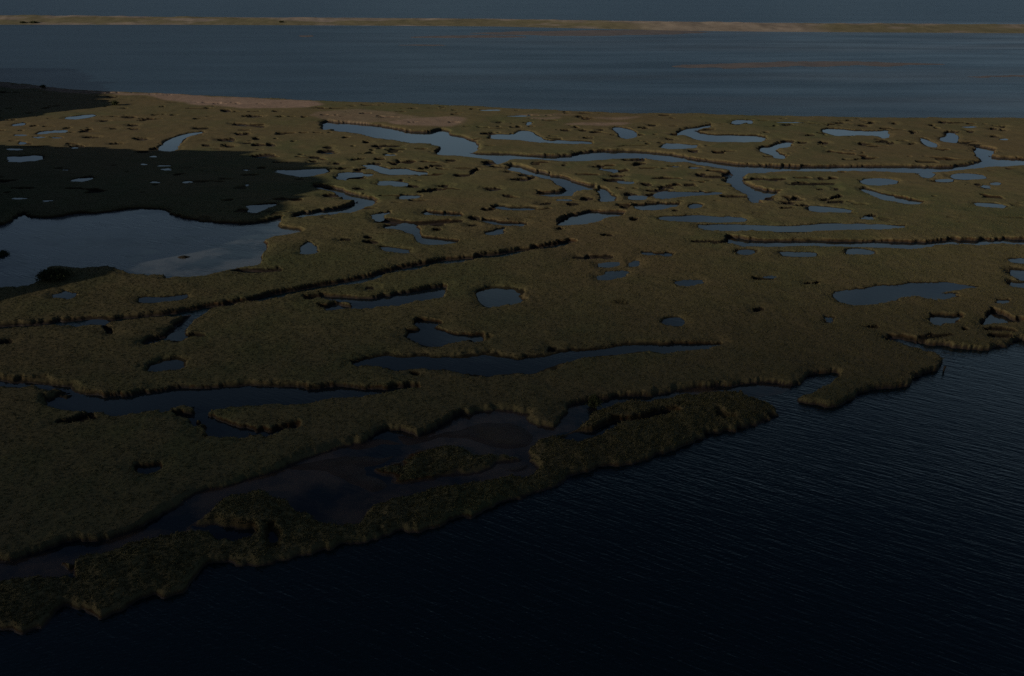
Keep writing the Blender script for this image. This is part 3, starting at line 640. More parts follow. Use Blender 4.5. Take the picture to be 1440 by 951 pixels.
def sdf(X, Y, poly, reach=5.0):
    """signed distance (negative inside), clipped at reach; works on the points near the outline only"""
    out = np.full(X.shape, reach)
    lo = poly.min(0) - reach; hi = poly.max(0) + reach
    k = np.nonzero((X > lo[0]) & (X < hi[0]) & (Y > lo[1]) & (Y < hi[1]))[0]
    if not len(k):
        return out
    x = X[k]; y = Y[k]
    d = seg_dist(x, y, poly, True, reach)
    ins = inside(x, y, poly)
    out[k] = np.where(ins, -d, d)
    return out


# ------------------------------------------------------------ marsh terrain --
TOP = 0.78
ys = np.concatenate([np.arange(88, 112, 1.0), np.arange(112, 150, 0.6), np.arange(150, 345, 0.36), np.arange(345, 470, 0.8), np.arange(470, 960, 1.0), np.arange(960, 1060, 2.5)])
xs = np.concatenate([np.arange(-640, -120, 4.0), np.arange(-120, 1560, 1.0), np.arange(1560, 2080, 4.0)])
PX, PY = np.meshgrid(xs, ys)
X, Y = ground(PX, PY, 0.8)
nr, nc = X.shape
X = X.ravel(); Y = Y.ravel()
# only keep what can be land: front water is left to the water sheets
rag = smooth(0.5 + 0.9 * vnoise(X / 7.0, Y / 7.0, 3))          # stretches of ragged bank between smooth ones
amp = 0.7 * (1 + 0.8 * smooth((135 - Y) / 40))
wx = X + amp * fbm(X, Y, 3.6, 11, 4) + 0.68 * rag * fbm(X, Y, 1.0, 5, 2)
wy = Y + amp * fbm(X, Y, 3.6, 23, 4) + 0.55 * rag * fbm(X, Y, 1.0, 9, 2)

marsh_p = unproject(MARSH, 0.0, TOP, land=True)
strip_p = unproject(STRIP, 0.0, 1.0, land=True)
hum_p = unproject(HUMMOCK, 0.0, 0.5, land=True)
dM = sdf(wx, wy, marsh_p, 6.0)
dS = sdf(wx, wy, strip_p, 6.0)
dH = sdf(wx, wy, hum_p, 6.0)

gentle = smooth((fbm(X, Y, 11.0, 77, 2) + 0.05) / 0.45)       # where the bank slumps into the water
bw = 0.30 + 0.12 * vnoise(X / 2.1, Y / 2.1, 78) + 0.95 * gentle


def lift(d, top, w):
    """height against distance outside (+) / inside (-) the land outline"""
    return np.where(d < 0, -0.02 + (top + 0.02) * smooth(-d / w), -0.02 - 0.35 * np.minimum(d, 4.0))


und = 0.10 * fbm(X, Y, 14.0, 41, 3) + 0.05 * fbm(X, Y, 2.6, 51, 2) + 0.09 * fbm(0.55 * X + 0.2 * Y, Y, 3.4, 55, 3)
hm = lift(dM, TOP + und, bw)
tuss = fbm(X, Y, 1.5, 61, 3)
hs = lift(dS - 0.25, 0.66 + 0.36 * smooth(-dS / 3.5) + 0.20 * tuss + 0.5 * und, 0.55 + 0.35 * gentle)
hh = lift(dH, 0.36 + 0.22 * tuss, 1.6)
H = np.maximum(np.maximum(hm, hs), hh)
land_top = H.copy()

outline_of = []
for i, (pts, zw, nm, lb) in enumerate(POOLS):
    outline_of.append(unproject(pts, zw, TOP + 0.03))


def fleck_poly(c, ww, hhh, slope=0.0, n=10, jag=0.18):
    a = np.linspace(0, 2 * math.pi, n, endpoint=False)
    r = 1 + jag * RNG.standard_normal(n)
    x = c[0] + 0.5 * ww * np.cos(a) * r
    y = c[1] + 0.5 * hhh * np.sin(a) * r + slope * (x - c[0])
    return np.stack([x, y], 1)


FP = []
for (cx, cy, ww, hh_) in FLECKS:
    FP.append(unproject(fleck_poly((cx, cy), ww * 0.85, hh_ * 0.8, 0.0, 14, 0.3), 0.66, TOP))
NP_ = []
for n in NICKS:
    cx, cy, ww, hn = n[:4]
    sl = n[4] if len(n) > 4 else 0.0
    NP_.append((unproject(fleck_poly((cx, cy), ww, hn * 0.62, sl, 12, 0.25), 0.5, TOP), hn))


def carve(H, d, zw, bedtop, w):
    prof = np.where(d < 0, zw + 0.005 - np.minimum(0.35, -d * 0.5), zw + 0.005 + (bedtop - zw - 0.005) * smooth(d / w))
    return np.where(d < w, np.minimum(H, prof), H)


dpool = np.full(X.shape, 5.0)
mud_shade = np.zeros(X.shape)
for poly, (pts, zw, nm, lb) in zip(outline_of, POOLS):
    d = sdf(wx, wy, poly, 2.5) + 0.32 * float(smooth((145 - poly[:, 1].mean()) / 30))
    H = carve(H, d, zw, np.maximum(land_top, zw), bw)
    dpool = np.minimum(dpool, d)
for poly in FP:
    d = sdf(X, Y, poly, 2.0)
    H = carve(H, d, 0.62, np.maximum(land_top, 0.62), 0.4)
for poly, hn in NP_:
    d = sdf(wx, wy, poly, 2.0)
    H = carve(H, d, 0.2 if hn > 2.4 else 0.6, land_top, 0.3)
    mud_shade = np.maximum(mud_shade, smooth((0.32 - d) / 0.15))
    dpool = np.minimum(dpool, d)
for pts, wd_, zb in DITCHES:
    p = chaikin(pts, False)
    gx, gy = ground(p[:, 0], p[:, 1], 0.9)
    d = seg_dist(wx, wy, np.stack([gx, gy], 1), False, 4.0) - wd_ * 0.5 * (1 + 0.35 * vnoise(X / 4, Y / 4, 88))
    H = carve(H, d, zb, land_top, 0.5)
    mud_shade = np.maximum(mud_shade, smooth((0.30 - d) / 0.3) * (0.55 + 0.45 * smooth(0.5 + vnoise(X / 2.5, Y / 2.5, 93))))
    dpool = np.minimum(dpool, d)
# many unrecorded hoof-sized hollows across the far marsh
hol = vnoise(X / 6.5, Y / 3.4, 301) + 0.5 * vnoise(X / 2.1, Y / 1.4, 302)
zone = smooth((Y - 150) / 40) * smooth((fbm(X, Y, 45, 310, 2) + 0.4) / 0.4)
hk = zone * smooth((hol - 0.72) / 0.14) * ((dM < -3) & (land_top - H < 0.15))
H = H - 0.45 * hk
mud_shade = np.maximum(mud_shade, 0.8 * hk)

# sand, mud
sand = np.zeros(X.shape)
for pts, v in SANDS:
    d = sdf(X + 3 * fbm(X, Y, 9, 131, 2), Y + 3 * fbm(X, Y, 9, 132, 2), unproject(pts, 0.9, 0.9), 6.0)
    sand = np.maximum(sand, v * smooth(0.5 - d / 3.0))
mud = np.zeros(X.shape)
for pts, zz in MUDS:
    d = sdf(X + 0.8 * fbm(X, Y, 3, 141, 2), Y + 0.8 * fbm(X, Y, 3, 142, 2), unproject(pts, 0.0, 0.0), 4.0)
    hmud = -0.05 + (zz + 0.05) * smooth(0.2 - d / 2.0) + 0.025 * fbm(X, Y, 2.4, 151, 3)
    H = np.where(d < 3.9, np.maximum(H, hmud), H)
mud = smooth((0.17 - H) / 0.10)
# beach slope at the bay shore: no cut bank where the sand runs into the bay
gxr, gyr = X, Y
mid = (land_top - 0.12 - H)
reg = np.maximum(np.maximum(-dM, -dS), -dH)
edge = np.minimum(reg, np.maximum(dpool, 0))
bank = (1 - 0.75 * gentle) * smooth((0.97 - H / np.maximum(land_top, 0.3)) / 0.30) * (1 - mud * 0.6) * (1 - sand)
thatch = np.clip(smooth((1.1 - edge) / 0.9), 0, 1) * (1 - bank) * 0.08 * (1 - gentle) * (1 - sand) * smooth((H - 0.3) / 0.2)
# worn shoulders: the lip of the bank is rounded off more in some places than in others
worn = 0.24 * smooth(0.55 + 0.9 * vnoise(X / 5.0, Y / 5.0, 501)) * smooth((2.2 - edge) / 2.2)
H = np.where((H > 0.55 * land_top) & (mud < 0.1) & (dM < 0), np.maximum(H - worn, 0.52 * land_top), H)
# near ground: rough turf
nearw = smooth((260 - Y) / 140)
H = H + np.where((H > 0.35), (0.035 * fbm(X, Y, 1.3, 161, 2) + 0.02 * vnoise(X / 0.4, Y / 0.4, 171)) * nearw, 0)

V = np.stack([X, Y, H], 1)
idx = np.arange(nr * nc).reshape(nr, nc)
quads = np.stack([idx[:-1, :-1], idx[1:, :-1], idx[1:, 1:], idx[:-1, 1:]], -1).reshape(-1, 4)
zmax = H[quads].max(1)
quads = quads[zmax > -0.12]
wl = np.zeros(X.shape)      # level of the nearest standing water
for poly, (pts, zw, nm, lb) in zip(outline_of, POOLS):
    lo = poly.min(0) - 1.2; hi = poly.max(0) + 1.2
    k = np.nonzero((X > lo[0]) & (X < hi[0]) & (Y > lo[1]) & (Y < hi[1]) & (dpool < 1.0))[0]
    wl[k] = np.maximum(wl[k], zw)
mud_shade = np.maximum(mud_shade, 0.85 * smooth((0.40 + 0.14 * vnoise(X / 0.8, Y / 0.8, 97) - (H - wl) / np.maximum(land_top - wl, 0.2)) / 0.2) * (dM < 2) * (1 - sand) * (bank > 0.02))
att = {'mud_shade': mud_shade, 'bank': bank, 'thatch': thatch, 'sand': sand, 'mud': mud}
qc = quads[:, 0]
is_hum = (dH[qc] < 1.2) & (H[qc] > -0.2) & (dH[qc] < dS[qc])
is_strip = (dS[qc] < dM[qc]) & ~is_hum & (dS[qc] < 4.5)
is_sand = (sand[qc] > 0.5) & ~is_hum & ~is_strip
is_mud = (H[qc] < 0.12) & (dM[qc] > 0.4) & (dS[qc] > 0.4) & (dH[qc] > 0.4)
is_mud &= ~(is_hum | is_strip)
is_main = ~(is_hum | is_strip | is_sand | is_mud)
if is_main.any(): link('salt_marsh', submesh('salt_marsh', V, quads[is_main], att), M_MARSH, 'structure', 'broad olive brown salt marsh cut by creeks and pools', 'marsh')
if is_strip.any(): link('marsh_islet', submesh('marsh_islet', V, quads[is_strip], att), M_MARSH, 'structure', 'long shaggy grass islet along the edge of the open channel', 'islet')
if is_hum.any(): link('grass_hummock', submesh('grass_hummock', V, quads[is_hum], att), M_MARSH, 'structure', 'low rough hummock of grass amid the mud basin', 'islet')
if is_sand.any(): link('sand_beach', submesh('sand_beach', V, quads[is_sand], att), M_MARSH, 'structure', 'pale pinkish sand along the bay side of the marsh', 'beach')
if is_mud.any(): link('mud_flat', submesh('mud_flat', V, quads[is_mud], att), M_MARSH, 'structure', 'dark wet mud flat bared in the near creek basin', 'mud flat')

# ------------------------------------------------------------------- water --


def sheet(name, pts, z, m, label, cat):
    me = bpy.data.meshes.new(name)
    me.from_pydata([(x, y, z) for x, y in pts], [], [tuple(range(len(pts)))])
    n = me.polygons[0].normal
    if n.z < 0:
        me.flip_normals()
    return link(name, me, m, 'structure', label, cat)


sheet('channel', [(-700, -200), (900, -200), (900, 150), (-700, 150)], 0.0, M_RIVER, 'dark blue rippled tidal channel filling the near right corner', 'channel')
sheet('bay', [(-700, 150), (900, 150), (1500, 150), (1500, 700), (1200, 740), (-1500, 770), (-1500, 150)], 0.0, M_BAY, 'grey blue bay between the marsh and the barrier beach', 'bay')
sheet('ocean', [(1500, 700), (15000, 700), (15000, 26000), (-15000, 26000), (-15000, 770), (-1500, 770), (1200, 740)], 0.0, M_OCEAN,
      'deep blue open ocean beyond the barrier beach', 'ocean')


basin = unproject([(-400, 838), (0, 770), (134, 745), (246, 695), (352, 663), (437, 630), (500, 608), (592, 598), (690, 570), (766, 584), (846, 550), (1033, 532), (1112, 530), (1112, 552),
                   (1060, 560), (930, 580), (830, 620), (770, 648), (740, 675), (600, 702), (540, 716), (500, 740), (440, 748), (360, 715), (300, 730), (250, 762), (120, 802), (0, 832), (-400, 872)], 0, 0)
sheet('tidal_creek', [tuple(p) for p in basin], 0.005, M_SILT, 'main near creek winding behind the shaggy islet through the mud basin', 'creek')


def grow(poly, r):
    nx = np.roll(poly, -1, 0) - np.roll(poly, 1, 0)
    area = 0.5 * np.sum(poly[:, 0] * np.roll(poly[:, 1], -1) - np.roll(poly[:, 0], -1) * poly[:, 1])
    s = 1.0 if area > 0 else -1.0
    n = np.stack([nx[:, 1], -nx[:, 0]], 1) * s
    n /= np.linalg.norm(n, axis=1, keepdims=True) + 1e-9
    return poly + n * r


def pool_mesh(name, poly, z):
    """water surface clipped to the carved hollow: triangulated outline"""
    from mathutils.geometry import delaunay_2d_cdt
    from mathutils import Vector
    g = grow(poly, 0.4 if z < 0.6 else 0.25)
    v, e, f, _, _, _ = delaunay_2d_cdt([Vector(p) for p in g], [], [list(range(len(g)))], 2, 1e-4)
    me = bpy.data.meshes.new(name)
    me.from_pydata([(p.x, p.y, z) for p in v], [], [tuple(t) for t in f])
    me.update()
    if len(me.polygons) and me.polygons[0].normal.z < 0:
        me.flip_normals()
    return me


for i, (poly, (pts, zw, nm, lb)) in enumerate(zip(outline_of, POOLS)):
    m = M_LAGOON if nm == 'lagoon' else M_POND
    link(nm, pool_mesh(nm, poly, zw + 0.004 * (i % 7)), m, 'structure', lb, {'lagoon': 'lagoon', 'tidal_creek': 'creek'}.get(nm, 'pool'))
for poly in FP:
    link('water_fleck', pool_mesh('water_fleck', poly, 0.63), M_POND, 'structure', 'tiny fleck of standing water in the far marsh grass', 'pool',
         'tiny flecks of water in the far marsh')

# ----------------------------------------------------------- marsh grass -----


def grass(name, n, region, hgt, wid, label, c1, c2, seed):
    """blades gathered in tufts; region(x,y) gives ground height or nan"""
    rng = np.random.default_rng(seed)
    m, nt, b = mat(name, c1, 0.9, 0.05)
    vr = attr(nt, 'tone')
    nt.links.new(mixc(nt, vr, c1, c2), b.inputs['Base Color'])
    k = region(n, rng)
    base = V[k]
    base = base + np.stack([rng.uniform(-.12, .12, len(k)), rng.uniform(-.12, .12, len(k)), np.full(len(k), -0.05)], 1)
    tone = np.clip(0.5 + 0.35 * rng.standard_normal(len(k)) + 0.5 * fbm(base[:, 0], base[:, 1], 7.0, seed + 3, 2), 0, 1)
    nb = 4
    vs = []; ts = []
    for j in range(nb):
        a = rng.uniform(0, 2 * math.pi, len(k))
        lean = rng.uniform(0.1, 0.55, len(k))
        la = rng.uniform(0, 2 * math.pi, len(k))
        h = hgt * rng.uniform(0.6, 1.25, len(k))
        w = wid * rng.uniform(0.6, 1.3, len(k))
        off = np.stack([np.cos(a) * w, np.sin(a) * w, 0 * a], 1)
        tip = np.stack([np.cos(la) * lean * h, np.sin(la) * lean * h, h], 1)
        j2 = np.stack([rng.uniform(-.1, .1, len(k)), rng.uniform(-.1, .1, len(k)), 0 * a], 1)
        tri = np.stack([base + j2 - off, base + j2 + off, base + j2 + tip], 1)
        vs.append(tri.reshape(-1, 3)); ts.append(np.repeat(tone, 3))
    vv = np.concatenate(vs); tt = np.concatenate(ts)
    ff = np.arange(len(vv)).reshape(-1, 3)
    me = np_mesh(name, vv, ff, False, {'tone': tt})
    return link(name, me, m, 'stuff', label, 'grass')


cell = np.zeros(nr * nc)
DXr = np.abs(np.gradient(X.reshape(nr, nc), axis=1)); DYr = np.abs(np.gradient(Y.reshape(nr, nc), axis=0))
cell = (DXr * DYr).ravel()
infr = ((PX.ravel() > -200) & (PX.ravel() < 1640))


def region_top(n, rng):
    ok = (H > 0.75 * land_top) & (land_top > 0.6) & (sand < 0.2) & (Y < 190) & infr & (dM < -0.1)
    w = cell * ok * smooth((200 - Y) / 90) ** 1
    return rng.choice(nr * nc, n, p=w / w.sum())


def region_islet(n, rng):
    ok = (H > 0.4 * land_top) & (H > 0.22) & ((dS < -0.15) | (dH < -0.15)) & infr
    w = cell * ok
    return rng.choice(nr * nc, n, p=w / w.sum())


def region_edge(n, rng):
    ok = (H > 0.5 * land_top) & (land_top > 0.6) & (sand < 0.2) & (edge < 1.0) & infr & (Y < 300)
    w = cell ** 0.7 * ok * np.clip((0.35 + vnoise(X / 1.1, Y / 1.1, 402)), 0, 1)
    return rng.choice(nr * nc, n, p=w / w.sum())


grass('marsh_grass', 110000, region_top, 0.15, 0.05, 'short olive grass covering the near marsh', (0.100, 0.088, 0.040), (0.074, 0.070, 0.031), 1)
grass('islet_grass', 20000, region_islet, 0.18, 0.05, 'tall shaggy grass on the near islets', (0.112, 0.102, 0.048), (0.084, 0.080, 0.036), 2)
grass('bank_grass', 30000, region_edge, 0.12, 0.04, 'tan grass hanging along the cut banks', (0.105, 0.088, 0.048), (0.070, 0.058, 0.030), 3)

# ------------------------------------------------------ barrier beach + bars --
bx = [-1500, -300, 0, 240, 480, 700, 960, 1100, 1440, 1740, 2800]
by = [37, 36, 35, 35, 36, 37.5, 43.5, 45, 47, 48.5, 52]
bt = [23, 22, 22, 23.5, 25, 27, 30, 32, 34, 35.5, 40]
sx = np.arange(-1500, 2800, 3.0)
yb = np.interp(sx, bx, by); yt = np.interp(sx, bx, bt)
fx, fy = ground(sx, yb, 0.0)
nacc = 60
acr = np.linspace(0, 1, nacc)
WIDE = 110.0
VX = np.zeros((nacc, len(sx))); VY = VX.copy(); VZ = VX.copy(); SA = VX.copy()
dipt = DIP + np.arctan((yt - HH / 2) / F)
hc = np.clip(CAM_H - (fy + 42.0) * np.tan(dipt), 2.0, 9.0)
for i, t in enumerate(acr):
    VX[i] = fx
    VY[i] = fy - 6 + WIDE * t
    d = WIDE * t
    prof = np.interp(d, [0, 6, 14, 34, 48, 70, 90, 110], [-.4, 0.0, .16, .72, 1.0, .55, .18, -.4])
    dn = fbm(VX[i], VY[i], 26.0, 201, 4)
    rid = 0.9 + 0.35 * dn
    VZ[i] = np.where(prof > 0.05, prof * hc * rid + 0.25 * fbm(VX[i], VY[i], 6, 205, 2), prof * np.where(d < 20, 1.0, 1.0))
    # dune grass on the inner slope, bare sand on crest, right-hand overwash and beach
    g = smooth((fbm(VX[i], VY[i] * 1.5, 30, 211, 4) + 0.35 + 0.5 * (0.5 - abs(t - 0.22) * 2.2)) / 0.5)
    wash = smooth((sx - 860) / 90) * (1 - smooth((sx - 1130) / 60))
    SA[i] = np.clip(1 - g * (1 - 0.85 * wash), 0, 1)
    SA[i] = np.maximum(SA[i], smooth((9 - d) / 5) * 0.8)
bv = np.stack([VX.ravel(), VY.ravel(), VZ.ravel()], 1)
bi = np.arange(bv.shape[0]).reshape(nacc, -1)
bq = np.stack([bi[:-1, :-1], bi[:-1, 1:], bi[1:, 1:], bi[1:, :-1]], -1).reshape(-1, 4)
mB, ntb, bb = mat('dune_surface', rough=0.95, spec=0.05)
pb = N(ntb, 'ShaderNodeNewGeometry').outputs['Position']
cg = mixc(ntb, noise_fac(ntb, 0.08, 4, 0.65, pb), (0.108, 0.100, 0.058), (0.140, 0.124, 0.078))
cs = mixc(ntb, noise_fac(ntb, 0.05, 4, 0.65, pb), (0.235, 0.200, 0.165), (0.175, 0.146, 0.122))
ntb.links.new(mixc(ntb, attr(ntb, 'sand'), cg, cs), bb.inputs['Base Color'])
link('barrier_beach', np_mesh('barrier_beach', bv, bq, True, {'sand': SA.ravel()}), mB, 'structure',
     'long low barrier beach of grassy dunes and pale sand', 'beach')

M_BAR = make_simple('wet_sand', (0.125, 0.104, 0.092), (0.088, 0.076, 0.072), 0.08, 0.6)
BARS = [([(560, 53), (620, 50), (700, 50), (745, 52), (690, 53.5), (620, 54)], 'pinkish shoal just inside the barrier beach, left of centre'),
        ([(640, 46), (760, 44), (850, 42), (960, 43), (1010, 46), (900, 50), (790, 51), (700, 49)], 'long brownish shoal hugging the middle of the barrier beach'),
        ([(540, 64), (600, 63), (635, 64), (590, 65.5)], 'faint thin bar of sand alone in the bay left of centre'),
        ([(415, 49.5), (435, 49), (442, 51), (420, 52)], 'small reddish bar of sand near the barrier beach at left'),
        ([(940, 91.5), (1000, 89.5), (1060, 88), (1180, 86), (1260, 88), (1340, 91), (1250, 93), (1150, 92.5), (1050, 95), (960, 96)], 'long reddish sandbar in the bay at right, upper one'),
        ([(1350, 107), (1440, 105.5), (1560, 106), (1560, 109), (1440, 108.5), (1370, 108.5)], 'thin reddish sandbar at the right edge of the bay, lower one')]
for pts, lb in BARS:
    p = unproject(pts, 0, 0)
    lo = p.min(0) - 3; hi = p.max(0) + 3
    gx, gy = np.meshgrid(np.linspace(lo[0], hi[0], 160), np.linspace(lo[1], hi[1], 40))
    q = sdf((gx + 9 * fbm(gx, gy, 30, 221, 3)).ravel(), (gy + 5 * fbm(gx, gy, 12, 222, 3)).ravel(), p, 8.0)
    z = -q * 0.018 + 0.05 * fbm(gx.ravel(), gy.ravel() * 2.5, 16, 223, 4)
    z = np.minimum(z, 0.16)
    vv = np.stack([gx.ravel(), gy.ravel(), z], 1)
    ii = np.arange(len(vv)).reshape(gx.shape)
    qq = np.stack([ii[:-1, :-1], ii[:-1, 1:], ii[1:, 1:], ii[1:, :-1]], -1).reshape(-1, 4)
    qq = qq[z[qq].max(1) > -0.02]
    if len(qq):
        link('sandbar', submesh('sandbar', vv, qq, {}), M_BAR, 'structure', lb, 'sandbar')

# ---------------------------------------------------------- wooded bluff -----
# stands left of the view; its long morning shadow lies over the left of the marsh
def crest_x(y):
    return -(0.637 * (0.904 * y + 21)) - 38.0


cy = [40, 92, 97, 108, 119, 128, 136, 150, 167, 180, 189, 200, 213, 228, 245, 262, 272, 284, 318, 345, 400, 430]
ch = [0.5, 2.5, 5.0, 11.0, 16.5, 21.5, 26.0, 29.0, 31.5, 32.0, 31.0, 26.0, 19.0, 8.5, 6.0, 9.0, 16.0, 20.7, 22.0, 22.0, 19.0, 0.5]
gy = np.arange(40, 430, 1.5)
gu = np.linspace(-1, 1, 61)
hy = np.interp(gy, cy, ch)
BXX = np.zeros((len(gy), len(gu))); BYY = BXX.copy(); BZZ = BXX.copy()
for j, u in enumerate(gu):
    BXX[:, j] = crest_x(gy) + u * 26.0
    BYY[:, j] = gy
    can = 3.0 * fbm(BXX[:, j] * 0.4, gy, 6.0, 231, 4) + 1.2 * vnoise(BXX[:, j] / 3, gy / 2.2, 233)
    BZZ[:, j] = np.maximum(-0.5, (hy + can * np.minimum(1, hy / 12)) * (1 - smooth(abs(u))) ** 0.8 - 0.3)
bv = np.stack([BXX.ravel(), BYY.ravel(), BZZ.ravel()], 1)
bi = np.arange(len(bv)).reshape(BXX.shape)
bq = np.stack([bi[:-1, :-1], bi[:-1, 1:], bi[1:, 1:], bi[1:, :-1]], -1).reshape(-1, 4)
M_WOOD = make_simple('bluff_scrub', (0.045, 0.050, 0.022), (0.085, 0.080, 0.036), 0.25, 0.95, 0.5)
link('hill', np_mesh('hill', bv, bq), M_WOOD, 'structure', 'scrub covered hill beside the marsh', 'hill')

# -------------------------------------------------------------- added shade sheet ---
# unseen vapour sheet added behind and left of the viewpoint to darken the foreground
ALT = 300.0
OX = -ALT / math.tan(SUN_EL) * math.cos(SUN_AZ)
OY = -ALT / math.tan(SUN_EL) * math.sin(SUN_AZ)
cgx, cgy = np.meshgrid(np.arange(-420, 421, 12.0), np.arange(-160, 215, 6.0))
tau = np.interp(cgy + 16 * fbm(cgx, cgy, 70, 241, 3), [-150, -120, 40, 67, 83, 114, 150, 190, 205], [0, 2.2, 3.0, 2.7, 1.75, 0.72, 0.25, 0.0, 0.0])
tau = tau * smooth((420 - np.abs(cgx)) / 120) * (1 + 0.15 * fbm(cgx, cgy, 25, 242, 3))
thick = tau * math.sin(SUN_EL) / 0.05
keep = np.maximum(thick, 0.0)
top_s = np.stack([cgx.ravel() + OX, cgy.ravel() + OY, ALT + 0.5 * keep.ravel()], 1)
bot_s = top_s.copy(); bot_s[:, 2] = ALT - 0.5 * keep.ravel() - 0.01
ci = np.arange(cgx.size).reshape(cgx.shape)
ct = np.stack([ci[:-1, :-1], ci[:-1, 1:], ci[1:, 1:], ci[1:, :-1]], -1).reshape(-1, 4)
rim = np.concatenate([ci[0, :-1], ci[:-1, -1], ci[-1, :0:-1], ci[:0:-1, 0]])
rn = np.roll(rim, -1)
cb = ct[:, ::-1] + cgx.size
side = np.stack([rn, rim, rim + cgx.size, rn + cgx.size], 1)
mc = bpy.data.materials.new('shade_vapour'); mc.use_nodes = True
nc2 = mc.node_tree; nc2.nodes.remove(nc2.nodes['Principled BSDF'])
pv = nc2.nodes.new('ShaderNodeVolumePrincipled')
pv.inputs['Density'].default_value = 0.05
pv.inputs['Color'].default_value = (0.9, 0.9, 0.9, 1)
nc2.links.new(pv.outputs[0], nc2.nodes['Material Output'].inputs['Volume'])
link('shade_cloud', np_mesh('shade_cloud', np.concatenate([top_s, bot_s]), np.concatenate([ct, cb, side])), mc, 'structure', 'added unseen vapour sheet shading the foreground', 'shade_cloud')

# ------------------------------------------------------------ small things ---
M_LEAF = make_simple('shrub_leaves', (0.030, 0.040, 0.018), (0.055, 0.060, 0.026), 1.5)
M_STEM = make_simple('shrub_stem', (0.060, 0.048, 0.036), (0.035, 0.028, 0.022), 6.0)


def ground_z(x, y):
    k = np.argmin((X - x) ** 2 + (Y - y) ** 2)
    return max(H[k], 0.0)


def shrub(px, py, wide, tall, label, group=None, leaves=1500, seed=1, base=None):
    rng = np.random.default_rng(seed)
    x, y = ground(px, py, 1.0)
    z = ground_z(x, y) if base is None else base
    e = bpy.data.objects.new('shrub', None)
    COL.objects.link(e)
    e.location = (float(x), float(y), float(z) - 0.05)
    e['label'] = label; e['category'] = 'shrub'
    if group: e['group'] = group
    # leaves gathered in clumps through a rounded volume
    nc_ = 14
    cc = rng.normal(size=(nc_, 3)); cc /= np.linalg.norm(cc, axis=1, keepdims=True)
    cc *= rng.uniform(0.35, 0.8, (nc_, 1))
    cc = cc * [wide / 2, wide / 2, tall * 0.42] + [0, 0, tall * 0.52]
    q = cc[rng.integers(0, nc_, leaves)] + rng.normal(size=(leaves, 3)) * [wide * .12, wide * .12, tall * .12]
    q[:, 2] = np.maximum(q[:, 2], 0.06)
    s = (0.045 if leaves < 3000 else 0.026) * wide
    r1 = rng.normal(size=(leaves, 3)) * s; r2 = rng.normal(size=(leaves, 3)) * s
    vv = np.stack([q - r1, q + r1, q + r2], 1).reshape(-1, 3)
    f = link('foliage', np_mesh('foliage', vv, np.arange(len(vv)).reshape(-1, 3), False), M_LEAF, parent=e)
    vs = []; fs = []
    for k in range(6):
        a = rng.uniform(0, 6.28); l = tall * rng.uniform(.5, .8); o = len(vs)
        tip = np.array([math.cos(a) * wide * .3, math.sin(a) * wide * .3, l])
        for h, rr in ((0.0, 0.05), (0.55, 0.035), (1.0, 0.012)):
            for c in range(5):
                t = c * 2 * math.pi / 5
                pt = tip * h + np.array([math.cos(t) * rr, math.sin(t) * rr, 0]) - np.array([0, 0, 0.1 * (h == 0)])
                vs.append(tuple(pt))
        for r in range(2):
            for c in range(5):
                fs.append((o + r * 5 + c, o + r * 5 + (c + 1) % 5, o + r * 5 + 5 + (c + 1) % 5, o + r * 5 + 5 + c))
    me = bpy.data.meshes.new('stem'); me.from_pydata(vs, [], fs); me.update()
    link('stem', me, M_STEM, parent=e)
    return e


shrub(76, 390, 4.6, 1.5, 'low dark shrub on the near shore of the lagoon at left', None, 6000, 3)
shrub(835, 562, 1.9, 1.5, 'small dark shrub overhanging the creek behind the near spit', None, 1200, 4)
shrub(4, 352, 1.8, 1.0, 'dark shrub rising from the lagoon at the left edge of the photo', None, 900, 5)
shrub(61, 124, 2.4, 1.6, 'lone dark shrub on the shaded beach at the far left', None, 700, 6)
shrub(163, 147, 3.2, 2.0, 'dark shrub in the sunlit grass just below the shaded beach', None, 700, 7)
for k, (px, yy, ww) in enumerate([(31, 756, 5), (46, 754, 7), (395, 750, 4)]):
    x, _ = ground(px, 28, 4.0)
    zz = float(bv[0][2]) * 0 + 3.9
    lb = ['wider dark patch of dune scrub near the left end of the barrier beach', 'narrower dark patch of dune scrub right beside the wider one on the barrier beach',
          'small dark dune scrub on the barrier beach, farthest right of its kind'][k]
    xx = float(ground(px, 27.5, 3.5)[0]); yv = float(ground(px, 27.5, 3.5)[1])
    kk = np.argmin((VX.ravel() - xx) ** 2 + (VY.ravel() - yv) ** 2)
    e = shrub(px, 30, ww, 1.3, lb, 'scrub on the barrier dunes', 500, 20 + k, base=float(VZ.ravel()[kk]))
    e.location.x = xx; e.location.y = yv

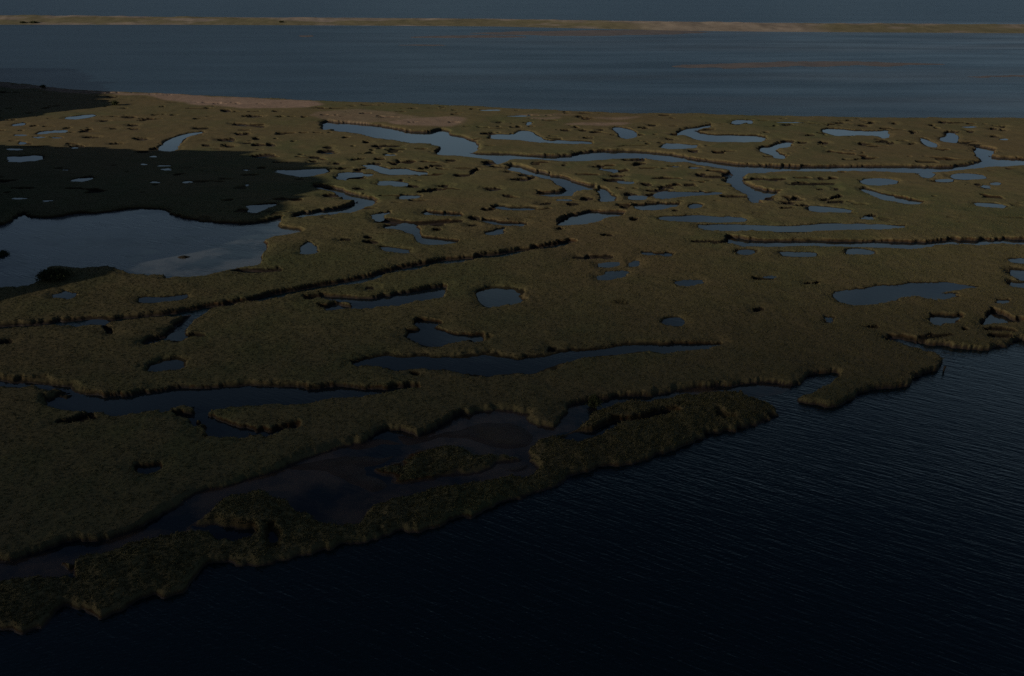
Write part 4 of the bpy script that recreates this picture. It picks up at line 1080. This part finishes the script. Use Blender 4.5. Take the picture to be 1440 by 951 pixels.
# small dark hummock standing in the lagoon
x, y = ground(258, 362, 0.15)
ra = np.linspace(0, 2 * math.pi, 40, endpoint=False); rr = np.linspace(0, 1, 12)
A, R = np.meshgrid(ra, rr)
hx = float(x) + 1.25 * R * np.cos(A) * (1 + .2 * np.sin(3 * A)); hy2 = float(y) + 0.8 * R * np.sin(A)
hz = 0.15 + 0.38 * (1 - R ** 2) - 0.1 + 0.06 * fbm(hx, hy2, 0.3, 9, 2)
vv = np.stack([hx.ravel(), hy2.ravel(), hz.ravel()], 1)
ii = np.arange(len(vv)).reshape(A.shape)
qq = np.stack([ii[:-1], np.roll(ii[:-1], -1, 1), np.roll(ii[1:], -1, 1), ii[1:]], -1).reshape(-1, 4)
o = link('peat_clump', np_mesh('peat_clump', vv, qq), make_simple('wet_peat', (0.022, 0.020, 0.014), (0.040, 0.032, 0.020), 4, .8, .1))
o['label'] = 'small dark clump of peat standing alone in the lagoon'; o['category'] = 'peat clump'

# stake in the open water
import bmesh
bm = bmesh.new()
for (z0, z1, r0, r1, ox) in ((-1.2, 0.35, .12, .11, 0), (0.35, 0.48, .11, .17, 0.0), (0.48, 0.64, .17, .16, 0.01), (0.64, 0.74, .16, .06, .02)):
    n = 10
    a = [bm.verts.new((math.cos(t * 2 * math.pi / n) * r0 + ox, math.sin(t * 2 * math.pi / n) * r0, z0)) for t in range(n)]
    b2 = [bm.verts.new((math.cos(t * 2 * math.pi / n) * r1 + ox, math.sin(t * 2 * math.pi / n) * r1, z1)) for t in range(n)]
    for t in range(n):
        bm.faces.new((a[t], a[(t + 1) % n], b2[(t + 1) % n], b2[t]))
    if z1 > .7: bm.faces.new(b2)
bmesh.ops.remove_doubles(bm, verts=bm.verts, dist=0.002)
me = bpy.data.meshes.new('stake'); bm.to_mesh(me); bm.free()
o = link('stake', me, make_simple('weathered_wood', (0.040, 0.034, 0.028), (0.024, 0.020, 0.017), 8, .9, .02))
x, y = ground(1327, 521.5, 0)
o.location = (float(x), float(y), 0); o.rotation_euler = (0.03, 0.06, 0)
o['label'] = 'short dark stake standing in open water just off the marsh tip at right'; o['category'] = 'stake'

S.render.engine = 'CYCLES'
S.cycles.max_bounces = 5
S.cycles.diffuse_bounces = 2
S.cycles.glossy_bounces = 3
S.cycles.use_denoising = False
